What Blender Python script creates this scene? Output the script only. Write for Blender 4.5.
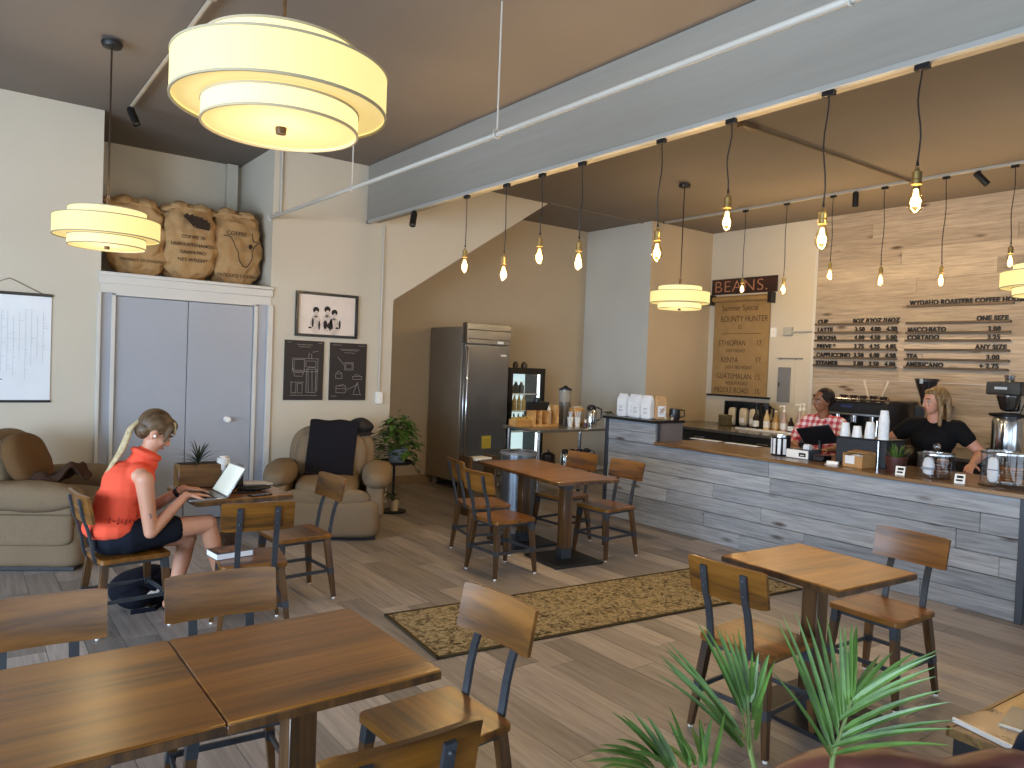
import bpy, bmesh, math, random
from mathutils import Vector, Matrix, Quaternion, noise
PI = math.pi
sc = bpy.context.scene
for o in list(bpy.data.objects):
    bpy.data.objects.remove(o)
COL = sc.collection
RNG = random.Random(7)

# ---------------------------------------------------------------- camera, world, light, exposure
EYE = 1.70
cam_d = bpy.data.cameras.new('camera')
cam = bpy.data.objects.new('camera', cam_d)
COL.objects.link(cam)
cam_d.sensor_width = 36.0
cam_d.lens = 740.0 / 1024.0 * 36.0
cam_d.clip_start = 0.05
_r = Vector((0.79875617, -0.60040399, 0.03877665))
_u = Vector((-0.0150527, 0.04448742, 0.99889653))
_f = Vector((0.60146654, 0.79845846, -0.0264969))
cam.matrix_world = Matrix(((_r.x, _u.x, -_f.x, 0), (_r.y, _u.y, -_f.y, 0), (_r.z, _u.z, -_f.z, EYE), (0, 0, 0, 1)))
sc.camera = cam

world = bpy.data.worlds.new('world')
sc.world = world
world.use_nodes = True
_bg = world.node_tree.nodes['Background']
_bg.inputs[0].default_value = (0.72, 0.85, 1.0, 1)
_bg.inputs[1].default_value = 1.0

sc.view_settings.view_transform = 'Standard'
sc.view_settings.look = 'None'
sc.view_settings.exposure = 0.25
sc.view_settings.gamma = 1.0
sc.view_settings.use_curve_mapping = False
sc.cycles.max_bounces = 8
sc.cycles.diffuse_bounces = 4
sc.cycles.glossy_bounces = 3
sc.cycles.transmission_bounces = 6
sc.cycles.transparent_max_bounces = 12
sc.cycles.caustics_reflective = False
sc.cycles.caustics_refractive = False
sc.cycles.sample_clamp_indirect = 4.0
sc.cycles.use_denoising = True
sc.cycles.use_adaptive_sampling = False

DAY = (0.62, 0.79, 1.0)
WARM = (1.0, 0.73, 0.42)
DAY_SIDE, DAY_BACK = (560.0, 340.0), 30.0
BULB_W, DRUM_W = 33.0, 1.0

def area_light(name, loc, rot, sx, sy, power, color):
    d = bpy.data.lights.new(name, 'AREA')
    d.shape = 'RECTANGLE'; d.size = sx; d.size_y = sy
    d.energy = power; d.color = color
    o = bpy.data.objects.new(name, d)
    o.location = loc; o.rotation_euler = rot
    COL.objects.link(o)
    return o

# daylight through the street windows: side wall (x = -4.6) and back wall (y = -2.6)
SIDE_WIN = [(-2.2, 1.3), (1.9, 5.4)]
BACK_WIN = [(-2.1, 1.0), (1.6, 4.8), (5.4, 8.6)]
WZ0, WZ1 = 0.35, 2.5
for k, (a, b) in enumerate(SIDE_WIN):
    area_light('daylight_side', (-4.66, (a + b) / 2, (WZ0 + WZ1) / 2), (0, -PI / 2, 0), WZ1 - WZ0, b - a, DAY_SIDE[k], DAY)
for k, (a, b) in enumerate(BACK_WIN):
    area_light('daylight_back', ((a + b) / 2, -2.66, (WZ0 + WZ1) / 2), (PI / 2, 0, 0), b - a, WZ1 - WZ0, DAY_BACK, DAY)

# ---------------------------------------------------------------- helpers
def lin(h):
    h = h.lstrip('#')
    out = []
    for i in (0, 2, 4):
        c = int(h[i:i + 2], 16) / 255
        out.append(c / 12.92 if c <= 0.04045 else ((c + 0.055) / 1.055) ** 2.4)
    return (*out, 1)

class G:
    """collects shapes for one mesh"""
    def __init__(s):
        s.bm = bmesh.new()
    def _take(s, verts, M):
        if M is not None:
            bmesh.ops.transform(s.bm, matrix=M, verts=verts)
    def box(s, x0, x1, y0, y1, z0, z1, bev=0.0, M=None, seg=1):
        bm = bmesh.new()
        bmesh.ops.create_cube(bm, size=1)
        for v in bm.verts:
            v.co = Vector((x0 + (v.co.x + .5) * (x1 - x0), y0 + (v.co.y + .5) * (y1 - y0), z0 + (v.co.z + .5) * (z1 - z0)))
        if bev > 0:
            bmesh.ops.bevel(bm, geom=list(bm.edges), offset=bev, segments=seg, profile=.6, affect='EDGES')
        return s.merge(bm, M)
    def merge(s, bm, M=None):
        if M is not None:
            bmesh.ops.transform(bm, matrix=M, verts=list(bm.verts))
        me = bpy.data.meshes.new('tmp')
        bm.to_mesh(me); bm.free()
        s.bm.from_mesh(me)
        bpy.data.meshes.remove(me)
        return s
    def lathe(s, prof, c=(0, 0, 0), n=20, M=None):
        """prof = [(r, z)...] turned about z"""
        bm = bmesh.new()
        rings = []
        for r, z in prof:
            if r < 1e-5:
                rings.append([bm.verts.new((c[0], c[1], c[2] + z))])
            else:
                rings.append([bm.verts.new((c[0] + r * math.cos(2 * PI * k / n), c[1] + r * math.sin(2 * PI * k / n), c[2] + z)) for k in range(n)])
        for a, b in zip(rings, rings[1:]):
            for k in range(n):
                k2 = (k + 1) % n
                if len(a) == 1 and len(b) == 1: continue
                if len(a) == 1: bm.faces.new((a[0], b[k2], b[k]))
                elif len(b) == 1: bm.faces.new((a[k], a[k2], b[0]))
                else: bm.faces.new((a[k], a[k2], b[k2], b[k]))
        bmesh.ops.recalc_face_normals(bm, faces=list(bm.faces))
        return s.merge(bm, M)
    def cyl(s, c, r, z0, z1, n=20, r1=None, M=None):
        r1 = r if r1 is None else r1
        return s.lathe([(0, z0), (r, z0), (r1, z1), (0, z1)], c, n, M)
    def tube(s, pts, r, n=8, flat=None, up=None):
        """round (or flat = (w, t)) section swept along points; r may be a list"""
        pts = [Vector(p) for p in pts]
        rs = r if isinstance(r, (list, tuple)) else [r] * len(pts)
        bm = bmesh.new(); rings = []
        t0 = (pts[1] - pts[0]).normalized()
        ref = Vector(up) if up else (Vector((0, 0, 1)) if abs(t0.z) < .9 else Vector((1, 0, 0)))
        a = (ref - t0 * ref.dot(t0)).normalized()
        for i, p in enumerate(pts):
            t = (pts[min(i + 1, len(pts) - 1)] - pts[max(i - 1, 0)]).normalized()
            a = (a - t * a.dot(t)).normalized()
            b = t.cross(a)
            if flat:
                w, th = flat
                k = rs[i] if isinstance(r, (list, tuple)) else 1.0
                ring = [p + a * (sa * w / 2 * k) + b * (sb * th / 2 * k) for sa, sb in ((1, 1), (1, -1), (-1, -1), (-1, 1))]
            else:
                ring = [p + (a * math.cos(2 * PI * k / n) + b * math.sin(2 * PI * k / n)) * rs[i] for k in range(n)]
            rings.append([bm.verts.new(v) for v in ring])
        m = len(rings[0])
        for A, B in zip(rings, rings[1:]):
            for k in range(m):
                bm.faces.new((A[k], A[(k + 1) % m], B[(k + 1) % m], B[k]))
        bm.faces.new(rings[0]); bm.faces.new(rings[-1])
        bmesh.ops.recalc_face_normals(bm, faces=list(bm.faces))
        return s.merge(bm)
    def prism(s, poly, z0, z1, M=None, bev=0):
        bm = bmesh.new()
        lo = [bm.verts.new((x, y, z0)) for x, y in poly]
        hi = [bm.verts.new((x, y, z1)) for x, y in poly]
        n = len(poly)
        bm.faces.new(lo); bm.faces.new(hi)
        for k in range(n):
            bm.faces.new((lo[k], lo[(k + 1) % n], hi[(k + 1) % n], hi[k]))
        bmesh.ops.recalc_face_normals(bm, faces=list(bm.faces))
        if bev: bmesh.ops.bevel(bm, geom=list(bm.edges), offset=bev, segments=1, affect='EDGES')
        return s.merge(bm, M)
    def ball(s, c, rx, ry=None, rz=None, M=None, u=16, v=10):
        ry = rx if ry is None else ry; rz = rx if rz is None else rz
        bm = bmesh.new()
        bmesh.ops.create_uvsphere(bm, u_segments=u, v_segments=v, radius=1)
        T = Matrix.Translation(c) @ (M if M is not None else Matrix()) @ Matrix.Diagonal((rx, ry, rz, 1))
        return s.merge(bm, T)
    def limb(s, p0, p1, r0, r1, n=14):
        """tapered capsule"""
        p0, p1 = Vector(p0), Vector(p1)
        s.tube([p0, p0.lerp(p1, .5), p1], [r0, (r0 + r1) / 2, r1], n)
        s.ball(p0, r0, u=n, v=8); s.ball(p1, r1, u=n, v=8)
        return s
    def soft(s, c, sx, sy, sz, e=0.35, amp=0.0, freq=4.0, seed=0, M=None, n=14, fn=None):
        """rounded pillow-like box (superellipsoid) with wrinkles; sx.. are half sizes"""
        bm = bmesh.new()
        bmesh.ops.create_cube(bm, size=2)
        bmesh.ops.subdivide_edges(bm, edges=list(bm.edges), cuts=n, use_grid_fill=True)
        pw = 1 / e
        for v in bm.verts:
            x, y, z = v.co
            d = (abs(x) ** pw + abs(y) ** pw + abs(z) ** pw) ** (1 / pw)
            p = Vector((x / d, y / d, z / d))
            q = Vector((p.x * sx, p.y * sy, p.z * sz))
            if amp:
                nv = Vector((q.x, q.y, q.z)) * freq + Vector((seed * 7.1, seed * 3.3, seed))
                q += Vector((p.x / 1, p.y / 1, p.z / 1)).normalized() * amp * (noise.noise(nv) + .5 * noise.noise(nv * 2.3))
            if fn: q = fn(q)
            v.co = q
        T = Matrix.Translation(c) @ (M if M is not None else Matrix())
        return s.merge(bm, T)

def smooth_by_angle(bm, ang=math.radians(38)):
    for f in bm.faces: f.smooth = True
    for e in bm.edges:
        if len(e.link_faces) == 2:
            e.smooth = e.calc_face_angle(0) < ang
        else:
            e.smooth = False

def link(name, me, parent=None):
    o = bpy.data.objects.new(name, me)
    COL.objects.link(o)
    if parent is not None: o.parent = parent
    return o

def obj(name, g, mat, parent=None, loc=None, rz=0.0, smooth=True):
    bm = g.bm if isinstance(g, G) else g
    if smooth: smooth_by_angle(bm)
    me = bpy.data.meshes.new(name)
    bm.to_mesh(me); bm.free()
    me.materials.append(mat)
    o = link(name, me, parent)
    if loc is not None: o.location = loc
    o.rotation_euler.z = rz
    return o

def remeshed(g, voxel=0.008, it=4, fac=.5):
    """one continuous skin over the collected shapes"""
    me = bpy.data.meshes.new('src'); g.bm.to_mesh(me); g.bm.free()
    o = bpy.data.objects.new('src', me); COL.objects.link(o)
    m = o.modifiers.new('r', 'REMESH'); m.mode = 'VOXEL'; m.voxel_size = voxel
    if it:
        s = o.modifiers.new('s', 'SMOOTH'); s.factor = fac; s.iterations = it
    dg = bpy.context.evaluated_depsgraph_get()
    out = bpy.data.meshes.new_from_object(o.evaluated_get(dg))
    bpy.data.objects.remove(o); bpy.data.meshes.remove(me)
    for p in out.polygons: p.use_smooth = True
    return out

def skin(name, g, mat, parent, voxel=.008, it=4, fac=.5):
    me = remeshed(g, voxel, it, fac)
    me.materials.clear(); me.materials.append(mat)
    return link(name, me, parent)

def tag(o, label, cat, group=None, kind=None):
    if label: o['label'] = label
    if cat: o['category'] = cat
    if group: o['group'] = group
    if kind: o['kind'] = kind
    return o

def thing(name, label, cat, loc=(0, 0, 0), rz=0.0, group=None):
    o = bpy.data.objects.new(name, None)
    o.empty_display_size = .1
    COL.objects.link(o)
    o.location = loc; o.rotation_euler = (0, 0, rz)
    return tag(o, label, cat, group)

def struct(name, g, mat, parent=None, **k):
    o = obj(name, g, mat, parent, **k)
    if parent is None: o['kind'] = 'structure'
    return o

def dup(root, loc, rz=0.0, label=None, group=None, skip=('cord', 'track_adapter')):
    children = [c for c in COL.objects if c.parent == root and not c.name.startswith(skip)]
    r = root.copy(); COL.objects.link(r); r.location = loc; r.rotation_euler = (0, 0, rz)
    if label: r['label'] = label
    if group: r['group'] = group
    for ch in children:
        sub = [c for c in COL.objects if c.parent == ch]
        c = ch.copy(); COL.objects.link(c); c.parent = r
        for gch in sub:
            d = gch.copy(); COL.objects.link(d); d.parent = c
    return r

def text(name, s, size, mat, parent, loc, rx=PI / 2, rz=0.0, align='LEFT', ext=.0015, sx=1.0, space=1.0, fat=0.0):
    cu = bpy.data.curves.new(name, 'FONT')
    cu.body = s; cu.size = size; cu.align_x = align; cu.extrude = ext; cu.space_character = space; cu.offset = fat
    t = bpy.data.objects.new('t', cu); COL.objects.link(t)
    dg = bpy.context.evaluated_depsgraph_get()
    me = bpy.data.meshes.new_from_object(t.evaluated_get(dg))
    bpy.data.objects.remove(t); bpy.data.curves.remove(cu)
    me.materials.clear(); me.materials.append(mat)
    o = link(name, me, parent)
    o.location = loc; o.rotation_euler = (rx, 0, rz); o.scale = (sx, 1, 1)
    return o

# ---------------------------------------------------------------- materials
MATS = {}
def new_mat(name):
    m = bpy.data.materials.new(name); m.use_nodes = True
    nt = m.node_tree
    return m, nt, nt.nodes['Principled BSDF']
def N(nt, t, **k):
    n = nt.nodes.new(t)
    for a, b in k.items(): setattr(n, a, b)
    return n
def ramp(nt, stops, src):
    n = N(nt, 'ShaderNodeValToRGB')
    el = n.color_ramp.elements
    while len(el) > 1: el.remove(el[-1])
    el[0].position = stops[0][0]; el[0].color = stops[0][1]
    for p, c in stops[1:]:
        e = el.new(p); e.color = c
    nt.links.new(src, n.inputs[0])
    return n.outputs[0]
def coords(nt, scale=(1, 1, 1), rot=(0, 0, 0), space='Object'):
    tc = N(nt, 'ShaderNodeTexCoord'); mp = N(nt, 'ShaderNodeMapping')
    mp.inputs['Scale'].default_value = scale; mp.inputs['Rotation'].default_value = rot
    nt.links.new(tc.outputs[space], mp.inputs[0])
    return mp.outputs[0]
def noise_tex(nt, vec, scale, detail=4, rough=.55, dist=0.0):
    n = N(nt, 'ShaderNodeTexNoise')
    n.inputs['Scale'].default_value = scale; n.inputs['Detail'].default_value = detail
    n.inputs['Roughness'].default_value = rough; n.inputs['Distortion'].default_value = dist
    nt.links.new(vec, n.inputs['Vector'])
    return n.outputs['Fac']
def bump(nt, b, h, strength=.2, dist=.01):
    n = N(nt, 'ShaderNodeBump'); n.inputs['Strength'].default_value = strength; n.inputs['Distance'].default_value = dist
    nt.links.new(h, n.inputs['Height']); nt.links.new(n.outputs[0], b.inputs['Normal'])
def mixc(nt, fac, a, b, mode='MIX'):
    n = N(nt, 'ShaderNodeMix', data_type='RGBA', blend_type=mode)
    for sck, v in ((n.inputs[0], fac), (n.inputs[6], a), (n.inputs[7], b)):
        if hasattr(v, 'is_output'): nt.links.new(v, sck)
        else: sck.default_value = v
    return n.outputs[2]

def paint(name, hexc, rough=.6, var=.06, scale=3.0, metal=0.0, bmp=0.0, spec=.5, coat=0.0):
    if name in MATS: return MATS[name]
    m, nt, b = new_mat(name)
    c = lin(hexc)
    if var:
        v = coords(nt)
        f = noise_tex(nt, v, scale)
        lo = tuple(x * (1 - var * 2) for x in c[:3]) + (1,); hi = tuple(min(1, x * (1 + var * 2)) for x in c[:3]) + (1,)
        nt.links.new(ramp(nt, [(.3, lo), (.7, hi)], f), b.inputs['Base Color'])
        if bmp: bump(nt, b, noise_tex(nt, v, scale * 12), bmp)
    else:
        b.inputs['Base Color'].default_value = c
    b.inputs['Roughness'].default_value = rough
    b.inputs['Metallic'].default_value = metal
    b.inputs['Specular IOR Level'].default_value = spec
    if coat:
        b.inputs['Coat Weight'].default_value = coat; b.inputs['Coat Roughness'].default_value = .15
    MATS[name] = m
    return m

def wood(name, dark, mid, light, rough=.35, axis='x', coat=.25, sc_=1.0, island=0.0):
    if name in MATS: return MATS[name]
    m, nt, b = new_mat(name)
    s = {'x': (.8, 13, 13), 'y': (13, .8, 13), 'z': (13, 13, .8)}[axis]
    v = coords(nt, tuple(k * sc_ for k in s))
    tc = N(nt, 'ShaderNodeObjectInfo')
    off = N(nt, 'ShaderNodeVectorMath', operation='ADD')
    mul = N(nt, 'ShaderNodeMath', operation='MULTIPLY'); mul.inputs[1].default_value = 37.0
    nt.links.new(tc.outputs['Random'], mul.inputs[0])
    if island:
        ge = N(nt, 'ShaderNodeNewGeometry'); ad = N(nt, 'ShaderNodeMath', operation='MULTIPLY_ADD')
        ad.inputs[1].default_value = 53.0
        nt.links.new(ge.outputs['Random Per Island'], ad.inputs[0]); nt.links.new(mul.outputs[0], ad.inputs[2])
        src = ad.outputs[0]
    else: src = mul.outputs[0]
    nt.links.new(v, off.inputs[0]); nt.links.new(src, off.inputs[1])
    f1 = noise_tex(nt, off.outputs[0], 1.0, 6, .6, .6)
    f2 = noise_tex(nt, off.outputs[0], 4.0, 3, .5, .2)
    ad2 = N(nt, 'ShaderNodeMath', operation='MULTIPLY_ADD'); ad2.inputs[1].default_value = .25
    nt.links.new(f2, ad2.inputs[0]); nt.links.new(f1, ad2.inputs[2])
    col = ramp(nt, [(.42, lin(dark)), (.60, lin(mid)), (.80, lin(light))], ad2.outputs[0])
    if island:
        ge2 = N(nt, 'ShaderNodeNewGeometry')
        g = ramp(nt, [(0, (1 - island,) * 3 + (1,)), (1, (1 + island,) * 3 + (1,))], ge2.outputs['Random Per Island'])
        col = mixc(nt, 1.0, col, g, 'MULTIPLY')
    nt.links.new(col, b.inputs['Base Color'])
    b.inputs['Roughness'].default_value = rough
    b.inputs['Coat Weight'].default_value = coat; b.inputs['Coat Roughness'].default_value = .22
    bump(nt, b, f2, .12, .004)
    MATS[name] = m
    return m

def boards(name, stops, rough, axis, knots=True, island_mix=.7, spec=.4, gscale=1.0, streak=.55):
    """weathered boards: each island of the mesh takes its own tone; grain along axis"""
    m, nt, b = new_mat(name)
    s = {'x': (1.0, 16, 16), 'y': (16, 1.0, 16), 'z': (16, 16, 1.0)}[axis]
    v = coords(nt, tuple(k * gscale for k in s))
    ge = N(nt, 'ShaderNodeNewGeometry')
    mul = N(nt, 'ShaderNodeMath', operation='MULTIPLY'); mul.inputs[1].default_value = 91.0
    nt.links.new(ge.outputs['Random Per Island'], mul.inputs[0])
    off = N(nt, 'ShaderNodeVectorMath', operation='ADD')
    nt.links.new(v, off.inputs[0]); nt.links.new(mul.outputs[0], off.inputs[1])
    f1 = noise_tex(nt, off.outputs[0], 1.0, 6, .65, .5)
    tone = N(nt, 'ShaderNodeMix', data_type='FLOAT')
    tone.inputs[0].default_value = island_mix
    nt.links.new(f1, tone.inputs[2]); nt.links.new(ge.outputs['Random Per Island'], tone.inputs[3])
    col = ramp(nt, stops, tone.outputs[0])
    f2 = noise_tex(nt, off.outputs[0], 3.0, 4, .6, .3)
    col = mixc(nt, streak, col, ramp(nt, [(.30, (.42, .42, .42, 1)), (.62, (1.1, 1.1, 1.1, 1))], f2), 'MULTIPLY')
    if knots:
        k = coords(nt, {'x': (1.6, 5.5, 5.5), 'y': (5.5, 1.6, 5.5), 'z': (5.5, 5.5, 1.6)}[axis])
        kn = N(nt, 'ShaderNodeTexVoronoi'); kn.inputs['Scale'].default_value = 1.0
        of2 = N(nt, 'ShaderNodeVectorMath', operation='ADD')
        nt.links.new(k, of2.inputs[0]); nt.links.new(mul.outputs[0], of2.inputs[1]); nt.links.new(of2.outputs[0], kn.inputs['Vector'])
        col = mixc(nt, 1.0, col, ramp(nt, [(.05, (.28, .22, .18, 1)), (.16, (1, 1, 1, 1))], kn.outputs['Distance']), 'MULTIPLY')
    nt.links.new(col, b.inputs['Base Color'])
    b.inputs['Roughness'].default_value = rough; b.inputs['Specular IOR Level'].default_value = spec
    bump(nt, b, f2, .25, .006)
    MATS[name] = m
    return m

def fabric(name, hexa, hexb, scale=160, rough=.95, bmp=.3):
    if name in MATS: return MATS[name]
    m, nt, b = new_mat(name)
    v = coords(nt)
    f = noise_tex(nt, v, scale, 2, .6)
    g = noise_tex(nt, v, 3.0, 3, .6)
    c = mixc(nt, g, ramp(nt, [(.3, lin(hexa)), (.7, lin(hexb))], f), lin(hexa))
    nt.links.new(c, b.inputs['Base Color'])
    b.inputs['Roughness'].default_value = rough; b.inputs['Specular IOR Level'].default_value = .15
    bump(nt, b, f, bmp, .004)
    MATS[name] = m
    return m

def hair_mat(name, hexa, hexb):
    m, nt, b = new_mat(name)
    f = noise_tex(nt, coords(nt, (9, 70, 22)), 1.0, 5, .65, .6)
    nt.links.new(ramp(nt, [(.32, lin(hexa)), (.68, lin(hexb))], f), b.inputs['Base Color'])
    b.inputs['Roughness'].default_value = .45; b.inputs['Specular IOR Level'].default_value = .35
    bump(nt, b, f, .5, .006)
    return m
def emit(name, col, strength, sampling=None, base=None):
    m, nt, b = new_mat(name)
    b.inputs['Base Color'].default_value = base or (.8, .75, .6, 1)
    b.inputs['Emission Color'].default_value = (*col, 1)
    b.inputs['Emission Strength'].default_value = strength
    b.inputs['Roughness'].default_value = .7
    if sampling: m.cycles.emission_sampling = sampling
    MATS[name] = m
    return m

def clear(name, tint=(1, 1, 1), gloss=.12, rough=.02, opac=0.0):
    """thin clear glass or plastic: transparent with a mirror film"""
    m = bpy.data.materials.new(name); m.use_nodes = True
    nt = m.node_tree; nt.nodes.remove(nt.nodes['Principled BSDF'])
    out = nt.nodes['Material Output']
    t = N(nt, 'ShaderNodeBsdfTransparent'); t.inputs[0].default_value = (*tint, 1)
    g = N(nt, 'ShaderNodeBsdfGlossy'); g.inputs['Roughness'].default_value = rough
    lw = N(nt, 'ShaderNodeLayerWeight'); lw.inputs[0].default_value = .5
    fr = N(nt, 'ShaderNodeMath', operation='POWER'); fr.inputs[1].default_value = 4.0
    nt.links.new(lw.outputs['Facing'], fr.inputs[0])
    ad = N(nt, 'ShaderNodeMath', operation='MULTIPLY_ADD'); ad.inputs[1].default_value = .5; ad.inputs[2].default_value = gloss * .6
    nt.links.new(fr.outputs[0], ad.inputs[0])
    mx = N(nt, 'ShaderNodeMixShader')
    nt.links.new(ad.outputs[0], mx.inputs[0]); nt.links.new(t.outputs[0], mx.inputs[1]); nt.links.new(g.outputs[0], mx.inputs[2])
    last = mx
    if opac:
        d = N(nt, 'ShaderNodeBsdfDiffuse'); d.inputs[0].default_value = (.85, .85, .85, 1)
        m2 = N(nt, 'ShaderNodeMixShader'); m2.inputs[0].default_value = opac
        nt.links.new(mx.outputs[0], m2.inputs[1]); nt.links.new(d.outputs[0], m2.inputs[2]); last = m2
    nt.links.new(last.outputs[0], out.inputs[0])
    MATS[name] = m
    return m

WALL = paint('wall_paint', 'c4bcac', .7, .015, 1.2)
WALLG = paint('grey_wall_paint', 'cbc9bf', .7, .015, 1.2)
TAN = paint('tan_paint', 'b4a58d', .7, .02, 1.2)
TRIM = paint('trim_paint', 'c9c6c0', .45, .01, 2)
DOORP = paint('door_paint', '9da1aa', .42, .015, 2)
CEIL = paint('ceiling_paint', '736a62', .75, .04, .8)
BEAMP = paint('beam_paint', '86878a', .6, .05, 1.6, bmp=.1)
BLACKM = paint('black_metal', '1c1b1b', .45, .05, 8, .3)
STEEL = paint('blackened_steel', '42464c', .4, .1, 14, .45)
CHROME = paint('chrome', 'c9ccd0', .16, .02, 10, 1.0)
BRUSH = paint('brushed_steel', 'a5a4a0', .28, .04, 10, .8)
BRASS = paint('brass', '9c8656', .3, .06, 20, .9)
WHITE = paint('white_plastic', 'ecebe6', .45, .01)
PAPER = paint('white_paper', 'dfe3e8', .8, .02)
KRAFT = paint('kraft_paper', '96794e', .8, .06, 6)
CARD = paint('cardboard', 'b48a58', .8, .05, 6)
BLACKP = paint('black_plastic', '141417', .35, .03)
INK = paint('black_ink', '15110f', .7, 0)
PWHITE = paint('pipe_white', 'b9b5ac', .5, .02)
CHAIRW = wood('chair_wood', '38210a', '69420f', '84561d', .33, 'y', .25)
LEGW = wood('leg_wood', '26190c', '4a3118', '684724', .35, 'z', .25)
TABLEW = wood('table_wood', '52330d', '7a4b11', '92601c', .33, 'x', .45)
BAMB = wood('bamboo', 'a8773c', 'c9975a', 'ddb277', .45, 'x', .1)
GLASS = clear('clear_glass', (1, 1, 1), .10)
BULBG = clear('bulb_glass', (1.0, .90, .68), .10)
# ---------------------------------------------------------------- setting
ZC = 3.9
YL = 7.84          # wall with the sack niche and the double door
XB = 9.6           # plank wall
YA = 9.0           # back of the alcove and of the niche
FLOORM = boards('floor_planks', [(.0, lin('635d5a')), (.25, lin('847e7a')), (.55, lin('99918d')), (1.0, lin('bfb7b2'))], .38, 'y', knots=False, island_mix=.62, spec=.45, gscale=.8)
COUNTERM = boards('barn_boards', [(.0, lin('6c7178')), (.3, lin('898f97')), (.6, lin('9fa4ab')), (1.0, lin('b3b7bb'))], .7, 'y', island_mix=.45, spec=.3, streak=.62)
PLANKM = boards('wall_boards', [(.0, lin('83776a')), (.35, lin('9e9080')), (.7, lin('b2a391')), (1.0, lin('c6b8a5'))], .75, 'y', island_mix=.6, spec=.25)

g = G()
rr = random.Random(3)
W, Ln = .19, 1.22
x = -4.7
while x < 9.7:
    y = -2.7 - rr.random() * Ln
    while y < 9.1:
        g.box(x + .0015, x + W - .0015, y + .0015, y + Ln - .0015, -.012, 0)
        y += Ln
    x += W
fl = struct('floor', g, FLOORM, smooth=False)
g = G().box(-4.8, 9.8, -2.8, 9.2, -.08, -.006)
struct('floor_bed', g, paint('grout', '4c443d', .9), fl)

g = G().box(-4.8, 9.8, -2.8, 9.2, ZC, ZC + .1)
struct('ceiling', g, CEIL)
g = G().box(6.40, 8.21, YL - .06, YL - .03, ZC - .012, ZC)
struct('trim_1', g, CEIL)

# left wall (faces -y) with the niche and the door under it
g = G()
g.box(-4.72, 1.07, YL, YL + .12, 0, ZC)
g.box(2.66, 4.11, YL, YL + .12, 0, ZC)
bm = bmesh.new()
g.prism([(4.11, 2.40), (6.40, ZC), (4.11, ZC)], YL, YL + .12, M=Matrix(((1, 0, 0, 0), (0, 0, 1, 0), (0, 1, 0, 0), (0, 0, 0, 1))))
struct('wall_left', g, WALL, smooth=False)
g = G()
g.box(.95, 1.07, YL + .12, YA, 0, ZC); g.box(2.66, 2.78, YL + .12, YA, 0, ZC)
g.box(.95, 2.78, YA, YA + .12, 0, ZC)
g.box(2.48, 2.60, YA - .09, YA, 2.42, ZC - .01)
struct('wall_niche', g, WALL, smooth=False)
g = G()
g.box(1.045, 2.685, YL - .035, YA, 2.385, 2.42, .006)
g.box(1.07, 2.66, YL - .012, YL + .06, 2.225, 2.385)
g.box(1.05, 2.68, YL - .025, YL, 2.31, 2.385, .004)
struct('trim_5', g, TRIM)
# door casing and leaves
g = G()
for xa, xb in ((1.045, 1.075), (2.63, 2.685)):
    g.box(xa, xb, YL - .03, YL + .06, 0, 2.225, .003)
g.box(1.165, 1.20, YL - .012, YL + .08, 0, 2.225, .003); g.box(2.495, 2.53, YL - .012, YL + .08, 0, 2.225, .003)
g.box(1.165, 2.53, YL - .012, YL + .08, 2.205, 2.228, .003)
struct('trim_2', g, TRIM)
g = G()
g.box(1.07, 1.17, YL + .005, YL + .08, 0, 2.228); g.box(2.525, 2.64, YL + .005, YL + .08, 0, 2.228)
struct('trim_3', g, DOORP)
d1 = struct('door_1', G().box(1.205, 1.846, YL + .02, YL + .065, .01, 2.2, .003), DOORP)
d2 = struct('door_2', G().box(1.852, 2.49, YL + .02, YL + .065, .01, 2.2, .003), DOORP)
kb = G().lathe([(0, 0), (.03, 0), (.03, .008), (.012, .012), (.012, .04), (.028, .055), (.028, .075), (0, .085)], n=20, M=Matrix.Translation((2.245, YL + .02, 1.02)) @ Matrix.Rotation(PI / 2, 4, 'X'))
obj('door_knob', kb, WHITE, d2)

# alcove and the walls beyond the counter
g = G().box(4.11, 8.3, YA, YA + .12, 0, ZC)
struct('wall_alcove', g, TAN, smooth=False)
struct('wall_alcove_side', G().box(3.99, 4.11, YL + .12, YA, 0, ZC), TAN, smooth=False)
struct('baseboard_alcove', G().box(4.11, 8.21, YA - .018, YA, 0, .11, .003), paint('baseboard_paint', '8a7355', .55))
struct('wall_return', G().box(8.21, 8.33, 7.6, YA, 0, ZC), WALLG, smooth=False)
struct('wall_step', G().box(8.212, XB + .12, 7.595, 7.72, 0, ZC), TAN, smooth=False)
struct('wall_right', G().box(XB + .02, XB + .14, 5.75, 7.6, 0, ZC), WALL, smooth=False)
g = G()
rr = random.Random(11)
z = 0.0
BH = .186
while z < ZC:
    y = 5.75
    first = True
    while y > -2.6:
        L = rr.uniform(1.6, 3.4) if not first else rr.uniform(.7, 3.2)
        first = False
        y2 = max(-2.6, y - L)
        dx = rr.uniform(0, .0014)
        g.box(XB - .012 + dx, XB + .03, y2 + .0015, y - .0015, z + .0008, min(z + BH - .0008, ZC))
        y = y2
    z += BH
struct('wall_planks', g, PLANKM, smooth=False)
struct('trim_4', G().box(XB - .015, XB + .03, 5.75, 5.79, 0, ZC), TRIM)

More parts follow.
